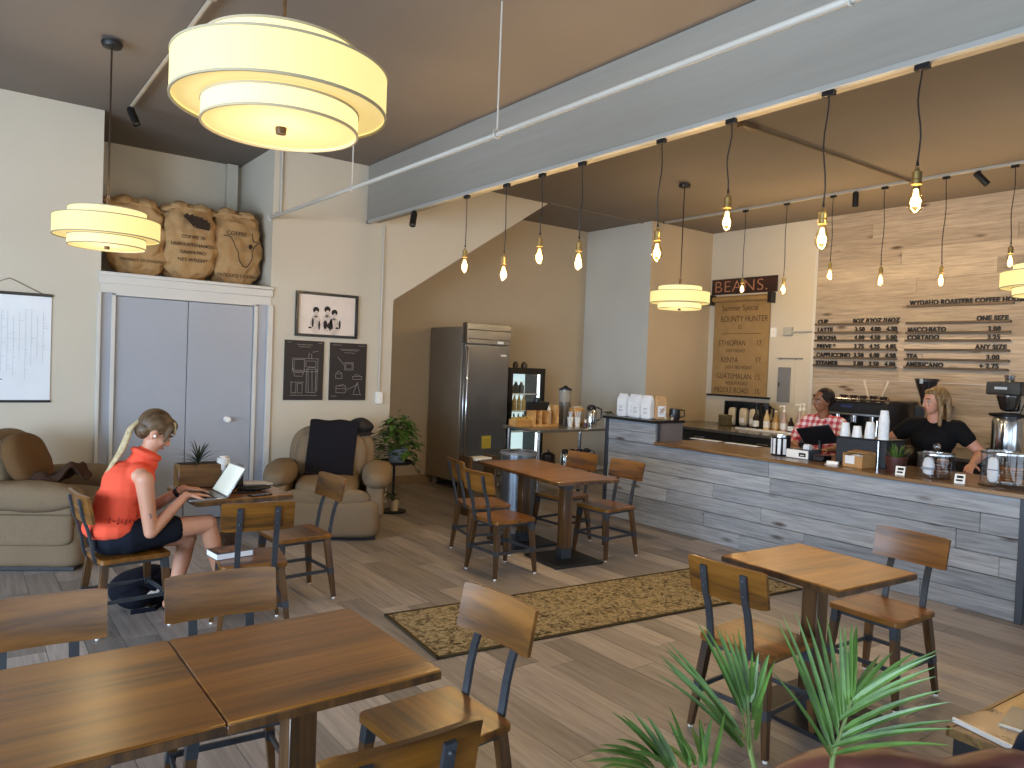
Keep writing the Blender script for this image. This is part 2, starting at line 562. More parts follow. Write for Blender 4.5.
# street side, behind the camera: walls with big windows
def window_wall(name, spans, lo, hi, axis, pos):
    g = G()
    def bx(a, b, z0, z1):
        if axis == 'x': g.box(pos - .12, pos, a, b, z0, z1)
        else: g.box(a, b, pos - .12, pos, z0, z1)
    bx(lo, hi, 0, WZ0); bx(lo, hi, WZ1, ZC)
    e = lo
    for a, b in spans:
        bx(e, a, WZ0, WZ1); e = b
    bx(e, hi, WZ0, WZ1)
    struct(name, g, WALL, smooth=False)
window_wall('wall_side', SIDE_WIN, -2.7, 7.9, 'x', -4.6)
window_wall('wall_back', BACK_WIN, -4.7, 9.7, 'y', -2.6)
k = 0
for axis, pos, spans in (('x', -4.6, SIDE_WIN), ('y', -2.6, BACK_WIN)):
    for a, b in spans:
        k += 1
        g = G()
        def fb(a0, b0, z0, z1):
            if axis == 'x': g.box(pos - .05, pos + .02, a0, b0, z0, z1)
            else: g.box(a0, b0, pos - .05, pos + .02, z0, z1)
        fb(a, b, WZ0, WZ0 + .06); fb(a, b, WZ1 - .06, WZ1); fb(a, a + .05, WZ0, WZ1); fb(b - .05, b, WZ0, WZ1); fb((a + b) / 2 - .025, (a + b) / 2 + .025, WZ0, WZ1)
        struct('window_%d' % k, g, paint('window_frame_paint', '2c2b2a', .5))

# ceiling beam
BX = 3.74
BEAMM = boards('beam_boards', [(.0, lin('8c877e')), (.5, lin('938e85')), (1, lin('9a958b'))], .55, 'y', knots=False, island_mix=.5, spec=.3, gscale=.5, streak=.10)
g = G().box(BX, BX + .16, -2.6, YL, 3.275, ZC)
struct('ceiling_beam', g, BEAMM, smooth=False)

# ---------------------------------------------------------------- pipes, tracks and ceiling fittings
t = thing('light_track', 'long grey lighting track under the big ceiling beam', 'light track', (BX + .005, 2.6, 3.24))
obj('rail', G().box(-.02, .02, -5.1, 5.2, 0, .034, .003), paint('track_grey', 'a8a7a2', .4, .01), t)
obj('end_cap', G().box(-.021, .021, 5.2, 5.22, -.001, .035), BLACKP, t)
t = thing('light_track', 'pale lighting track along the ceiling in front of the plank wall', 'light track', (8.375, 2.6, 3.872))
obj('rail', G().box(-.02, .02, -5.1, 4.9, 0, .028, .003), paint('track_grey', 'a8a7a2', .4, .01), t)
obj('end_cap', G().box(-.021, .021, 4.9, 4.92, -.001, .028), BLACKP, t)

t = thing('ceiling_conduit', 'dark conduit crossing the ceiling from the beam to the back track', 'conduit', (5.5, 4.06, ZC))
obj('pipe', G().tube([(-1.6, .02, -.022), (0, 0, -.022), (2.9, -.1, -.022)], .014, 8), paint('conduit_brown', '5e4c38', .5), t)
obj('junction_box', G().box(-.06, .16, -.04, .04, -.05, 0, .006), paint('conduit_brown', '5e4c38', .5), t)

PX, PZ = 2.62, 3.10
t = thing('sprinkler_pipe', 'white sprinkler pipe hung below the ceiling in front of the grey beam', 'pipe', (PX, 3.728, PZ))
obj('pipe', G().tube([(0, -6.3, -.006), (0, -2.2, -.006), (0, 0, -.004), (0, 2.07, .012), (.01, 4.10, .045)], .0165, 10), PWHITE, t)
for dy, dz in ((-2.235, -.006), (0.0, -.004), (2.07, .012)):
    h = obj('hanger_rod', G().tube([(0, dy, .03), (0, dy, ZC - PZ)], .006, 6), PWHITE, t)
    obj('hanger_ring', G().tube([(.026 * math.cos(a), dy, .026 * math.sin(a) + dz + .004) for a in [k * PI / 6 for k in range(13)]], .006, 6), PWHITE, h)
obj('wall_flange', G().lathe([(0, 0), (.035, 0), (.035, .012), (.02, .02), (0, .02)], n=18, M=Matrix.Translation((.01, 4.112, .045)) @ Matrix.Rotation(PI / 2, 4, 'X')), PWHITE, t)
t = thing('sprinkler_riser', 'thin vertical pipe on the wall beside the sack niche', 'pipe', (2.735, YL - .02, 3.19))
obj('pipe', G().tube([(0, 0, 0), (0, 0, .71)], .012, 8), PWHITE, t)
obj('tee', G().ball((-.02, .0, .0), .028), PWHITE, t)
t = thing('ceiling_pipe', 'slim pale pipe across the ceiling above the sack niche', 'pipe', (1.223, 4.8, 3.868))
obj('pipe', G().tube([(0, -7.2, 0), (0, 2.66, 0)], .016, 8), paint('pipe_tan', 'a89a86', .5), t)
obj('clamp', G().box(-.022, .022, -.02, .02, -.02, .032, .003), paint('pipe_tan', 'a89a86', .5), t)

# wall conduit with switch box
t = thing('wall_conduit', 'white surface conduit running down the wall to a switch box', 'conduit', (3.955, YL, 1.18))
obj('pipe', G().tube([(0, -.014, .13), (0, -.014, 2.05)], .012, 8), PWHITE, t)
b = obj('switch_box', G().box(-.04, .04, -.045, 0, 0, .14, .006), WHITE, t)
obj('toggle', G().box(-.008, .008, -.056, -.044, .06, .085, .002), WHITE, b)

def spot(loc, aim, label):
    t = thing('track_spot', label, 'spotlight', loc)
    obj('adapter', G().cyl((0, 0, 0), .018, -.03, 0, 14), BLACKM, t)
    d = Vector(aim).normalized()
    q = d.to_track_quat('Z', 'Y').to_matrix().to_4x4()
    c = Vector((0, 0, -.055))
    obj('stem', G().tube([(0, 0, -.03), (0, 0, -.06)], .009, 8), BLACKM, t)
    h = obj('lamp_head', G().lathe([(0, -.05), (.026, -.05), (.034, -.03), (.034, .12), (.03, .12), (.03, .10), (0, .10)], n=18, M=Matrix.Translation(c) @ q), BLACKM, t)
    obj('lens', G().lathe([(0, .102), (.029, .102), (.029, .106), (0, .106)], n=16, M=Matrix.Translation(c) @ q), paint('lens', '55524a', .2), h)
spot((BX + .005, 6.76, 3.24), (-.35, -.4, -1), 'black cylinder spotlight under the beam near the framed pictures')
spot((1.223, 7.40, 3.86), (.25, -.35, -.8), 'black cylinder spotlight under the ceiling before the sack niche')
spot((8.375, 4.59, 3.872), (.05, .02, -1), 'black spotlight pointing straight down above the plank wall menu')
spot((8.375, 3.286, 3.872), (.25, -.6, -.75), 'black spotlight tilted sideways on the track above the plank wall')
spot((8.375, 3.906, 3.872), (.3, .1, -1), 'black spotlight half hidden behind a bulb on the back track')

# ---------------------------------------------------------------- hanging lamps
SHADE = emit('lamp_shade_glow', (1.0, .86, .33), .72, base=(.42, .34, .16, 1))
SHADE2 = emit('lamp_tier_glow', (1.0, .88, .38), .80, base=(.42, .34, .18, 1))
DIFF = emit('lamp_diffuser_glow', (1.0, .74, .26), .60, base=(.45, .36, .2, 1))
RIM = paint('shade_rim', 'a89a7c', .6, .02)
def drum_lamp():
    t = thing('drum_pendant', None, 'pendant lamp')
    def tier(name, r, z0, z1, m, top=True):
        g = G().lathe([(r - .004, z1), (r, z1), (r, z0), (r - .004, z0), (r - .004, z1)], n=64)
        o = obj(name, g, m, t)
        for zz in (z0, z1):
            obj('rim', G().lathe([(r - .005, zz - .004), (r + .003, zz - .004), (r + .003, zz + .004), (r - .005, zz + .004), (r - .005, zz - .004)], n=64), RIM, o)
        return o
    s = tier('lamp_shade', .37, -.07, .07, SHADE)
    obj('diffuser', G().lathe([(.26, -.06), (.365, -.06), (.365, -.054), (.26, -.054)], n=64), DIFF, s)
    obj('top_panel', G().lathe([(.26, .058), (.365, .058), (.365, .064), (.26, .064)], n=64), DIFF, s)
    u = tier('upper_tier', .27, .07, .14, SHADE2)
    obj('top_panel', G().lathe([(0, .128), (.265, .128), (.265, .133), (0, .133)], n=48), DIFF, u)
    lo = tier('lower_tier', .27, -.14, -.07, SHADE2)
    obj('diffuser', G().lathe([(0, -.133), (.265, -.133), (.265, -.127), (0, -.127)], n=48), DIFF, lo)
    obj('finial', G().lathe([(0, -.158), (.018, -.156), (.02, -.14), (.02, -.132), (0, -.132)], n=16), paint('bronze', '4a3c30', .35, .05, 10, .8), t)
    obj('rod', G().tube([(0, 0, .13), (0, 0, 1.40)], .007, 8), paint('bronze', '4a3c30', .35, .05, 10, .8), t)
    obj('rod_collar', G().cyl((0, 0, 0), .016, .13, .24, 12), paint('bronze', '4a3c30', .35, .05, 10, .8), t)
    obj('canopy', G().lathe([(0, 1.38), (.065, 1.39), (.075, 1.41), (.075, 1.427), (0, 1.427)], n=24), BLACKM, t)
    return t
ZD = 2.58
lampl = [((.855, 2.467), 'largest looking glowing drum lamp, over the front wooden tables'),
         ((.856, 6.014), 'glowing three tier drum lamp hanging before the burlap sacks'),
         ((6.775, 5.793), 'glowing drum lamp hanging beside the BEANS sign'),
         ((7.30, 2.29), 'glowing drum lamp cut off by the picture edge before the plank menu')]
proto = drum_lamp()
for k, ((x, y), lab) in enumerate(lampl):
    o = proto if k == 0 else dup(proto, (x, y, ZD))
    zl = ZD - (.025 if k in (1, 2) else 0)
    o.location = (x, y, zl); o.scale = (.925, .925, .925); o['label'] = lab; o['group'] = 'three tier drum pendants'
    for dz, f in ((.22, 14), (-.25, 4)):
        d = bpy.data.lights.new('drum_light', 'POINT'); d.energy = DRUM_W * f; d.color = (1, .74, .42); d.shadow_soft_size = .12
        l = bpy.data.objects.new('drum_light', d); COL.objects.link(l); l.location = (x, y, ZD + dz)

FIL = emit('filament_glow', (1.0, .72, .28), 7.0, sampling='NONE')
def bulb_lamp():
    t = thing('bulb_pendant', None, 'bulb lamp')       # origin: middle of the glass
    so = obj('socket', G().lathe([(0, .14), (.010, .14), (.012, .125), (.023, .12), (.023, .085), (.021, .083), (.021, .078), (.025, .076), (.025, .058), (0, .058)], n=20), BRASS, t)
    obj('strain_relief', G().lathe([(0, .175), (.005, .175), (.008, .15), (0, .148)], n=10), BLACKP, so)
    b = obj('bulb', G().lathe([(.014, .06), (.018, .045), (.030, .01), (.037, -.025), (.035, -.05), (.022, -.074), (.006, -.084), (0, -.085)], n=22), BULBG, t)
    g = G()
    for k in range(6):
        a = k * PI / 3
        g.tube([(.004 * math.cos(a), .004 * math.sin(a), .035), (.014 * math.cos(a), .014 * math.sin(a), -.045)], .0055, 6)
    g.ball((0, 0, -.005), .012, .012, .045)
    obj('filament', g, FIL, b)
    return t
def hang(proto, first, x, y, z, ztop, lab, grp):
    o = proto if first else dup(proto, (x, y, z))
    o.location = (x, y, z); o['label'] = lab; o['group'] = grp
    z -= .008 if x < 5 else .028; o.location.z = z
    h = ztop - z
    rr = random.Random(int(y * 100))
    pts = []
    for k in range(9):
        f = k / 8
        pts.append((.010 * math.sin(f * 5 + y) * math.sin(f * PI), .012 * math.sin(f * 6 + 2 * y) * math.sin(f * PI), .17 + f * (h - .17)))
    obj('cord', G().tube(pts, .0042, 6), BLACKP, o)
    obj('track_adapter', G().box(-.016, .016, -.035, .035, h - .03, h, .003), BLACKP, o)
    d = bpy.data.lights.new('bulb_light', 'POINT'); d.energy = BULB_W; d.color = WARM; d.shadow_soft_size = .03
    l = bpy.data.objects.new('bulb_light', d); COL.objects.link(l); l.location = (x, y, z - .02)
ORD = ['first', 'second', 'third', 'fourth', 'fifth', 'sixth', 'seventh', 'eighth']
bp = bulb_lamp()
for k, (y, z) in enumerate([(5.77, 2.62), (5.155, 2.505), (4.673, 2.606), (4.199, 2.522), (3.417, 2.515), (2.861, 2.652), (2.231, 2.475), (1.747, 2.605)]):
    hang(bp, k == 0, BX + .005, y, z, 3.24, 'bare filament bulb on a black cord, %s from the picture wall along the beam' % ORD[k], 'filament bulbs under the beam')
for k, (y, z) in enumerate([(6.10, 2.865), (5.484, 2.83), (4.866, 2.965), (4.25, 2.865), (3.60, 2.82), (2.96, 2.965)]):
    hang(bp, False, 8.375, y, z, 3.872, 'bare filament bulb on the back track, %s from the BEANS wall' % ORD[k], 'filament bulbs on the back track')

# ---------------------------------------------------------------- things on the left wall
t = thing('wall_chart', 'large white printed chart with black top and bottom bars on the wall', 'poster', (.05, YL, 1.195))
obj('sheet', G().box(.005, .635, -.012, -.006, .01, .955), PAPER, t)
obj('bar', G().box(-.003, .642, -.02, 0, .945, .972, .003), BLACKP, t)
obj('bar', G().box(-.003, .642, -.02, 0, 0, .022, .003), BLACKP, t)
obj('hanging_cord', G().tube([(.56, -.01, .972), (.32, -.01, 1.09), (.08, -.01, .972)], .003, 5), paint('cord_brown', '6b5a48', .8), t)
g = G(); rr = random.Random(5)
for k in range(13):
    xx = .045 + k * .044
    zt = rr.uniform(.72, .84); zb = rr.uniform(.2, .4)
    g.box(xx, xx + .0025, -.0135, -.012, zb, zt)
    for q in range(rr.randint(3, 8)):
        zz = rr.uniform(zb, zt); g.box(xx, xx + rr.uniform(.015, .04), -.0135, -.012, zz, zz + .0025)
obj('printed_diagram', g, paint('print_grey', 'b9c0c8', .9, 0), t)
g = G()
for xx, w, zz, h in ((.0, .12, .225, .010), (.17, .11, .20, .007), (.04, .22, .085, .012), (.04, .08, .225, .008)):
    g.box(xx, xx + w, -.0135, -.012, zz, zz + h)
obj('caption_lines', g, paint('print_dark', '4a5060', .9, 0), t)

t = thing('framed_picture', 'black framed portrait of three dark haired figures on white', 'picture', (3.292, YL, 1.918))
g = G()
FW, FH = .362, .49
for a in ((-FW, FW, 0, .03), (-FW, FW, FH - .03, FH), (-FW, -FW + .03, .03, FH - .03), (FW - .03, FW, .03, FH - .03)):
    g.box(a[0], a[1], -.035, 0, a[2], a[3], .003)
obj('frame', g, BLACKP, t)
obj('print', G().box(-FW + .02, FW - .02, -.012, -.004, .02, FH - .02), paint('picture_paper', 'dccfc4', .8, .03, 4), t)
Mf = Matrix.Translation((0, -.0125, 0)) @ Matrix.Rotation(PI / 2, 4, 'X')
def blot(g, cx, cz, rx, rz, dz=0.0):
    g.prism([(cx + rx * math.cos(a), cz + rz * math.sin(a)) for a in [k * PI / 9 for k in range(18)]], -.0008 + dz, .0006 + dz, M=Mf)
PG, PK = paint('picture_grey', 'c8bab0', .8, .12, 30), paint('picture_black', '1f1a18', .8, .1, 30)
for cx, cz in ((-.13, .26), (.0, .275), (.085, .245)):
    gg, gi = G(), G()
    blot(gg, cx, cz - .115, .065, .10); blot(gg, cx + .004, cz - .002, .025, .03, .0016); blot(gg, cx, cz - .02, .02, .03)
    blot(gi, cx, cz + .035, .036, .036, .0008)
    f = obj('printed_figure', gg, PG, t)
    obj('printed_hair', gi, PK, f)
for cx, cz, rx, rz in ((-.165, .155, .012, .05), (-.02, .14, .022, .05), (.025, .13, .025, .03), (.15, .15, .012, .05), (-.195, .10, .02, .01), (.12, .11, .02, .012), (-.09, .13, .01, .05), (.06, .12, .01, .03)):
    gi = G(); blot(gi, cx, cz, rx, rz, .0016); obj('ink_mark', gi, PK, t)

BOARD = paint('poster_black', '211a1b', .6, .06, 6)
CHALK = paint('chalk_line', '9a928c', .9, .1, 40)
def wall_poster(x0, x1, z0, z1, label, strokes):
    t = thing('patent_poster', label, 'poster', ((x0 + x1) / 2, YL, z0))
    w, h = (x1 - x0) / 2, z1 - z0
    obj('panel', G().box(-w, w, -.02, 0, 0, h, .002), BOARD, t)
    g = G()
    for s in strokes:
        for (ax, az), (bx_, bz) in zip(s, s[1:]):
            g.tube([((ax - .5) * 2 * w, -.0205, az * h), ((bx_ - .5) * 2 * w, -.0205, bz * h)], .0022, 4)
    obj('line_drawing', g, CHALK, t)
R4 = lambda a, b, c, d: [(a, b), (c, b), (c, d), (a, d), (a, b)]
wall_poster(2.825, 3.265, 1.222, 1.872, 'black drawing poster showing one large coffee brewer in white lines', [
    [(.3, .93), (.7, .93)], [(.35, .895), (.65, .895)], [(.05, .965), (.15, .965)], [(.85, .965), (.95, .965)],
    R4(.2, .48, .85, .70), [(.2, .55), (.26, .40), (.45, .40), (.52, .52)], R4(.56, .13, .8, .52), [(.6, .5), (.62, .15)], [(.7, .5), (.72, .15)], [(.56, .5), (.62, .55), (.78, .55), (.84, .5), (.84, .15)],
    R4(.24, .5, .5, .68), R4(.54, .56, .8, .66), [(.6, .7), (.62, .80)], [(.68, .7), (.68, .78)], [(.15, .3), (.5, .3)], R4(.18, .12, .3, .3), R4(.34, .12, .46, .28), [(.15, .08), (.85, .08)], [(.7, .81), (.85, .83)], [(.25, .46), (.48, .46)]])
wall_poster(3.34, 3.783, 1.222, 1.867, 'black drawing poster showing five small brewer sketches in white lines', [
    [(.05, .96), (.3, .96)], [(.75, .96), (.95, .96)], [(.25, .89), (.8, .89)], [(.3, .87), (.76, .87)], [(.38, .83), (.68, .83)], R4(.4, .53, .63, .66), R4(.43, .55, .6, .64), [(.2, .75), (.38, .62)],
    R4(.16, .38, .33, .46), [(.18, .46), (.22, .51), (.33, .47)], R4(.62, .37, .88, .42), [(.66, .42), (.72, .46), (.86, .42)], R4(.18, .13, .44, .25), [(.18, .20), (.44, .20)], [(.22, .25), (.4, .28)],
    [(.46, .18), (.78, .28)], [(.66, .12), (.76, .32), (.84, .12)], [(.62, .1), (.88, .1)], [(.05, .07), (.2, .07)]])

# ---------------------------------------------------------------- burlap sacks in the niche
BURLAP = fabric('burlap', 'a08058', 'c2a074', 130, .95, .35)
SACKINK = paint('sack_ink', '2c1d12', .9, .1, 20)
def sack(label, x, y, w, d, h, seed, lean=0.0, rz=0.0):
    t = thing('burlap_sack', label, 'sack', (x, y, 2.42), rz, 'coffee sacks in the wall niche')
    def fn(q):
        zz = q.z + h / 2
        f = zz / h
        k = 1.0 + .06 * math.sin(f * PI)
        if f > .78: k *= 1 - .10 * (f - .78) / .22
        q.x *= k; q.y *= k * (1.0 - .42 * max(0, f - .55))
        q.x += lean * f * f
        q.z += .022 * noise.noise(Vector((q.x * 7 + seed, q.y * 5, f * 3))) * (f > .3)
        # soft folds
        q.y += .012 * math.sin(q.x * 24 + zz * 30 + seed) * max(0, f - .3)
        return q
    obj('sack_body', G().soft((0, 0, h / 2), w / 2, d / 2, h / 2, .30, .040, 8.0, seed, n=26, fn=fn), BURLAP, t)
    g = G()
    pts = [(-w * .42 + lean, -.06, h * .94), (-w * .22 + lean, -.11, h * .985), (0 + lean, -.10, h * .955), (w * .25 + lean, -.12, h * .975), (w * .43 + lean, -.05, h * .925)]
    for i, p in enumerate(pts):
        g.soft((p[0] * .92, p[1] + .05, p[2] - .005), w * .17, .10, .035 + .012 * (i % 2), .55, .022, 9, seed + i, n=12, M=Matrix.Rotation(.35 * math.sin(seed * 2 + i * 1.7), 4, 'Y') @ Matrix.Rotation(.4, 4, 'X'))
    g.tube([(p[0] * 1.02, p[1] - .02, p[2] - .02 - .012 * (i % 2)) for i, p in enumerate(pts)], [.012, .02, .016, .022, .012], 8)
    obj('folded_top', g, BURLAP, t)
    return t
def yfront(d): return -d / 2 - .034
s1 = sack('burlap sack slumped behind the small drum lamp', 1.44, 8.22, .52, .40, .76, 1, -.05)
text('printed_text', 'PRODUCT OF ETHIOPIA', .036, SACKINK, s1, (0, yfront(.40), .14), align='CENTER')
s2 = sack('burlap sack with lines of black print, between two other sacks', 1.90, 8.20, .50, .42, .79, 2, .0)
for k, (s, z) in enumerate((('COFFEE 70', .42), ('HUEHUETENANGO', .34), ('GRAIN PRO', .265), ('NET WEIGHT', .19))):
    text('printed_text', s, .048, SACKINK, s2, (.0, yfront(.42) - .003, z), align='CENTER')
g = G()
for k in range(7):
    a = k * .45 - .3
    g.tube([(.02, yfront(.42), .56), (.02 + .14 * math.cos(a), yfront(.42) - .002, .56 + .05 * math.sin(a) + .01 * k)], .012, 5, flat=(.05, .004))
obj('printed_leaf', g, SACKINK, s2)
s3 = sack('burlap sack printed with a map and PRODUCE OF KENYA', 2.365, 8.20, .50, .42, .79, 4, .0)
text('printed_text', 'COFFEE', .06, SACKINK, s3, (-.04, yfront(.42) - .004, .51), align='CENTER')
text('printed_text', 'PRODUCE OF KENYA', .047, SACKINK, s3, (0, yfront(.42) - .004, .075), align='CENTER')
AF = [(-.17, .50), (-.10, .49), (-.07, .44), (-.055, .40), (-.02, .34), (-.01, .26), (.03, .20), (.07, .19), (.11, .25), (.13, .31), (.12, .36), (.15, .42), (.19, .46), (.13, .47), (.12, .55)]
g = G()
for a, b in zip(AF, AF[1:]):
    g.tube([(a[0], yfront(.42) - .006, a[1]), (b[0], yfront(.42) - .006, b[1])], .0045, 5)
g.soft((.105, yfront(.42) - .004, .41), .022, .006, .028, .6, n=4)
obj('printed_map', g, SACKINK, s3)
# ---------------------------------------------------------------- chairs and tables
def seat_poly():
    pts = []
    def corner(cx, cy, r, a0):
        for k in range(5):
            a = a0 + k * PI / 8
            pts.append((cx + r * math.cos(a), cy + r * math.sin(a)))
    corner(.175, .17, .03, 0); corner(-.165, .16, .03, PI / 2); corner(-.165, -.16, .03, PI); corner(.175, -.17, .03, 1.5 * PI)
    return pts
def make_chair():
    """faces +x; origin on the floor under the seat centre"""
    t = thing('dining_chair', None, 'chair')
    obj('seat', G().prism(seat_poly(), .427, .457, bev=.004), CHAIRW, t)
    # curved back plate
    bm = bmesh.new(); rows = []
    n = 14
    for k in range(n + 1):
        y = -.205 + .41 * k / n
        cx = .018 * (y / .2) ** 2
        r = .03
        e = 0.0
        edge = min(k, n - k)
        if edge == 0: e = .006
        col = []
        for z, xx in ((.675 + e, -.247), (.76, -.262), (.845 - e, -.280)):
            col.append((bm.verts.new((xx + cx, y, z)), bm.verts.new((xx + cx - .017, y, z - .002))))
        rows.append(col)
    for a, b in zip(rows, rows[1:]):
        for i in range(2):
            bm.faces.new((a[i][0], b[i][0], b[i + 1][0], a[i + 1][0]))
            bm.faces.new((a[i][1], a[i + 1][1], b[i + 1][1], b[i][1]))
        bm.faces.new((a[0][0], a[0][1], b[0][1], b[0][0])); bm.faces.new((a[2][0], b[2][0], b[2][1], a[2][1]))
    for c in (rows[0], rows[-1]):
        for i in range(2):
            bm.faces.new((c[i][0], c[i + 1][0], c[i + 1][1], c[i][1]))
    bmesh.ops.recalc_face_normals(bm, faces=list(bm.faces))
    obj('backrest', bm, CHAIRW, t)
    for s in (-1, 1):
        pts = [(-.165, s * .105, .418), (-.19, s * .105, .424), (-.207, s * .105, .45), (-.216, s * .105, .50), (-.225, s * .105, .56), (-.243, s * .105, .63), (-.269, s * .105, .70), (-.293, s * .105, .815)]
        up = obj('upright', G().tube(pts, 1, flat=(.014, .032), up=(1, 0, .2)), STEEL, t)
        g = G()
        for z, xx in ((.72, -.281), (.79, -.295)):
            g.ball((xx, s * .105, z), .007, u=8, v=6)
        obj('bolt', g, STEEL, up)
    for sx, top, foot in ((1, (.172, .162), (.20, .20)), (-1, (-.160, .155), (-.205, .20))):
        for sy in (-1, 1):
            p0 = Vector((top[0], sy * top[1], .425)); p1 = Vector((foot[0], sy * foot[1], .012))
            pm = p0.lerp(p1, .35)
            lg = obj('leg', G().tube([p0, pm, p1], [1.0, 1.0, .66], flat=(.040, .036), up=(1, 0, 0)), LEGW, t)
            a, b = p0.lerp(p1, .50), p0.lerp(p1, .60)
            obj('cuff', G().tube([a, b], [.98, .94], flat=(.041, .037), up=(1, 0, 0)), STEEL, lg)
            obj('foot_glide', G().cyl((p1.x, p1.y, 0), .011, 0, .013, 10), WHITE, lg)
            if sx == 1:
                obj('bracket', G().tube([p0, p0.lerp(p1, .16)], 1.02, flat=(.042, .038), up=(1, 0, 0)), STEEL, lg)
    g = G()
    g.box(-.165, .175, -.165, -.150, .405, .427); g.box(-.165, .175, .150, .165, .405, .427)
    g.box(.165, .180, -.165, .165, .405, .427); g.box(-.170, -.155, -.16, .16, .405, .427)
    obj('seat_frame', g, STEEL, t)
    def at(sx, f):
        a = ((.172, .162), (.20, .20)) if sx == 1 else ((-.160, .155), (-.205, .20))
        return a[0][0] + (a[1][0] - a[0][0]) * f, a[0][1] + (a[1][1] - a[0][1]) * f, .425 - .413 * f
    f = .55
    xf, yf, zf = at(1, f); xr, yr, zr = at(-1, f)
    for s in (-1, 1):
        obj('stretcher', G().tube([(xf, s * yf, zf), (xr, s * yr, zr)], 1, flat=(.022, .012), up=(0, 0, 1)), STEEL, t)
    obj('stretcher', G().tube([(xf, yf, zf), (xf, -yf, zf)], 1, flat=(.022, .012), up=(0, 0, 1)), STEEL, t)
    obj('stretcher', G().tube([(xr, yr, zr + .0), (xr, -yr, zr)], 1, flat=(.022, .012), up=(0, 0, 1)), STEEL, t)
    return t
CH = make_chair()
chairs = [
    (.229, 2.70, -93, 'wooden chair cut by the picture edge at the far side of the front tables'),
    (.825, 2.70, -95, 'wooden chair facing us behind the nearer joined table, next to the seam'),
    (1.363, 2.171, 184, 'wooden chair with shiny pale back at the end of the front tables'),
    (.841, 1.723, 88, 'wooden chair of which only the top back edge shows below the front table'),
    (.865, 5.06, 7, 'wooden chair the woman in orange sits on'),
    (1.47, 4.55, 80, 'wooden chair with a white book on its seat, back towards us'),
    (1.946, 5.059, 183, 'empty wooden chair facing the woman in orange, before the armchair'),
    (3.607, 4.85, 1, 'dark wooden chair at the near long table, back to the plant stand, nearer one'),
    (3.81, 5.44, -12, 'dark wooden chair by the refrigerator side of the long table, farther one'),
    (4.773, 4.832, 183, 'wooden chair on the counter side of the long table, nearer to the rug'),
    (4.789, 5.466, 183, 'wooden chair on the counter side of the long table, nearer to the steel stand'),
    (3.055, 2.055, 2, 'wooden chair behind the palm fronds with its back turned at the small table'),
    (4.068, 1.957, 177, 'wooden chair beside the plank counter at the small square table'),
]
for k, (x, y, a, lab) in enumerate(chairs):
    o = CH if k == 0 else dup(CH, (x, y, 0))
    o.location = (x, y, 0); o.rotation_euler.z = math.radians(a)
    o['label'] = lab; o['group'] = 'wooden dining chairs'

def make_table(name, sx, sy):
    t = thing(name, None, 'table')
    g = G().box(-sx / 2, sx / 2, -sy / 2, sy / 2, .722, .75, .004)
    tt = obj('tabletop', g, TABLEW, t)
    g2 = G()
    for a in ((-sx / 2 - .002, sx / 2 + .002, -sy / 2 - .002, -sy / 2 + .012), (-sx / 2 - .002, sx / 2 + .002, sy / 2 - .012, sy / 2 + .002), (-sx / 2 - .002, -sx / 2 + .012, -sy / 2, sy / 2), (sx / 2 - .012, sx / 2 + .002, -sy / 2, sy / 2)):
        g2.box(*a, .718, .744, .002)
    obj('shaded_edge', g2, LEGW, tt)  # darker wood paints in the shade on the tabletop's sides
    obj('edge_apron', G().box(-sx / 2 + .02, sx / 2 - .02, -sy / 2 + .02, sy / 2 - .02, .712, .722), LEGW, tt)
    p = obj('post', G().box(-.045, .045, -.045, .045, .03, .70, .003), LEGW, t)
    obj('post_sleeve', G().box(-.049, .049, -.049, .049, .022, .11, .002), STEEL, p)
    obj('post_sleeve', G().box(-.049, .049, -.049, .049, .63, .70, .002), STEEL, p)
    obj('mounting_plate', G().box(-.17, .17, -.17, .17, .70, .712), STEEL, t)
    obj('base_plate', G().box(-.25, .25, -.25, .25, 0, .022, .003), paint('base_iron', '2b2c30', .5, .1, 8, .5), t)
    return t
T1 = make_table('cafe_table', .64, .67)
tables = [
    ('a', .252, 2.255, 0, 'front wooden table with lamp reflection, cut by the picture edge'),
    ('a', .895, 2.255, 0, 'front wooden table joined to a glossier one, its free corner over the floor'),
    ('a', 1.54, 5.26, 2, 'wooden table carrying the laptop and the wooden planter'),
    ('a', 4.30, 4.86, -6, 'dark table with square iron base by the rug, nearer half of the long table'),
    ('a', 4.372, 5.545, -6, 'dark table pushed end to end behind another, beside the metal bin'),
    ('a', 3.50, 2.025, -4, 'small square wooden table standing alone between palm and counter'),
]
for k, (m, x, y, a, lab) in enumerate(tables):
    o = T1 if k == 0 else dup(T1, (x, y, 0))
    o.location = (x, y, 0); o.rotation_euler.z = math.radians(a)
    o['label'] = lab; o['group'] = 'square wooden cafe tables'

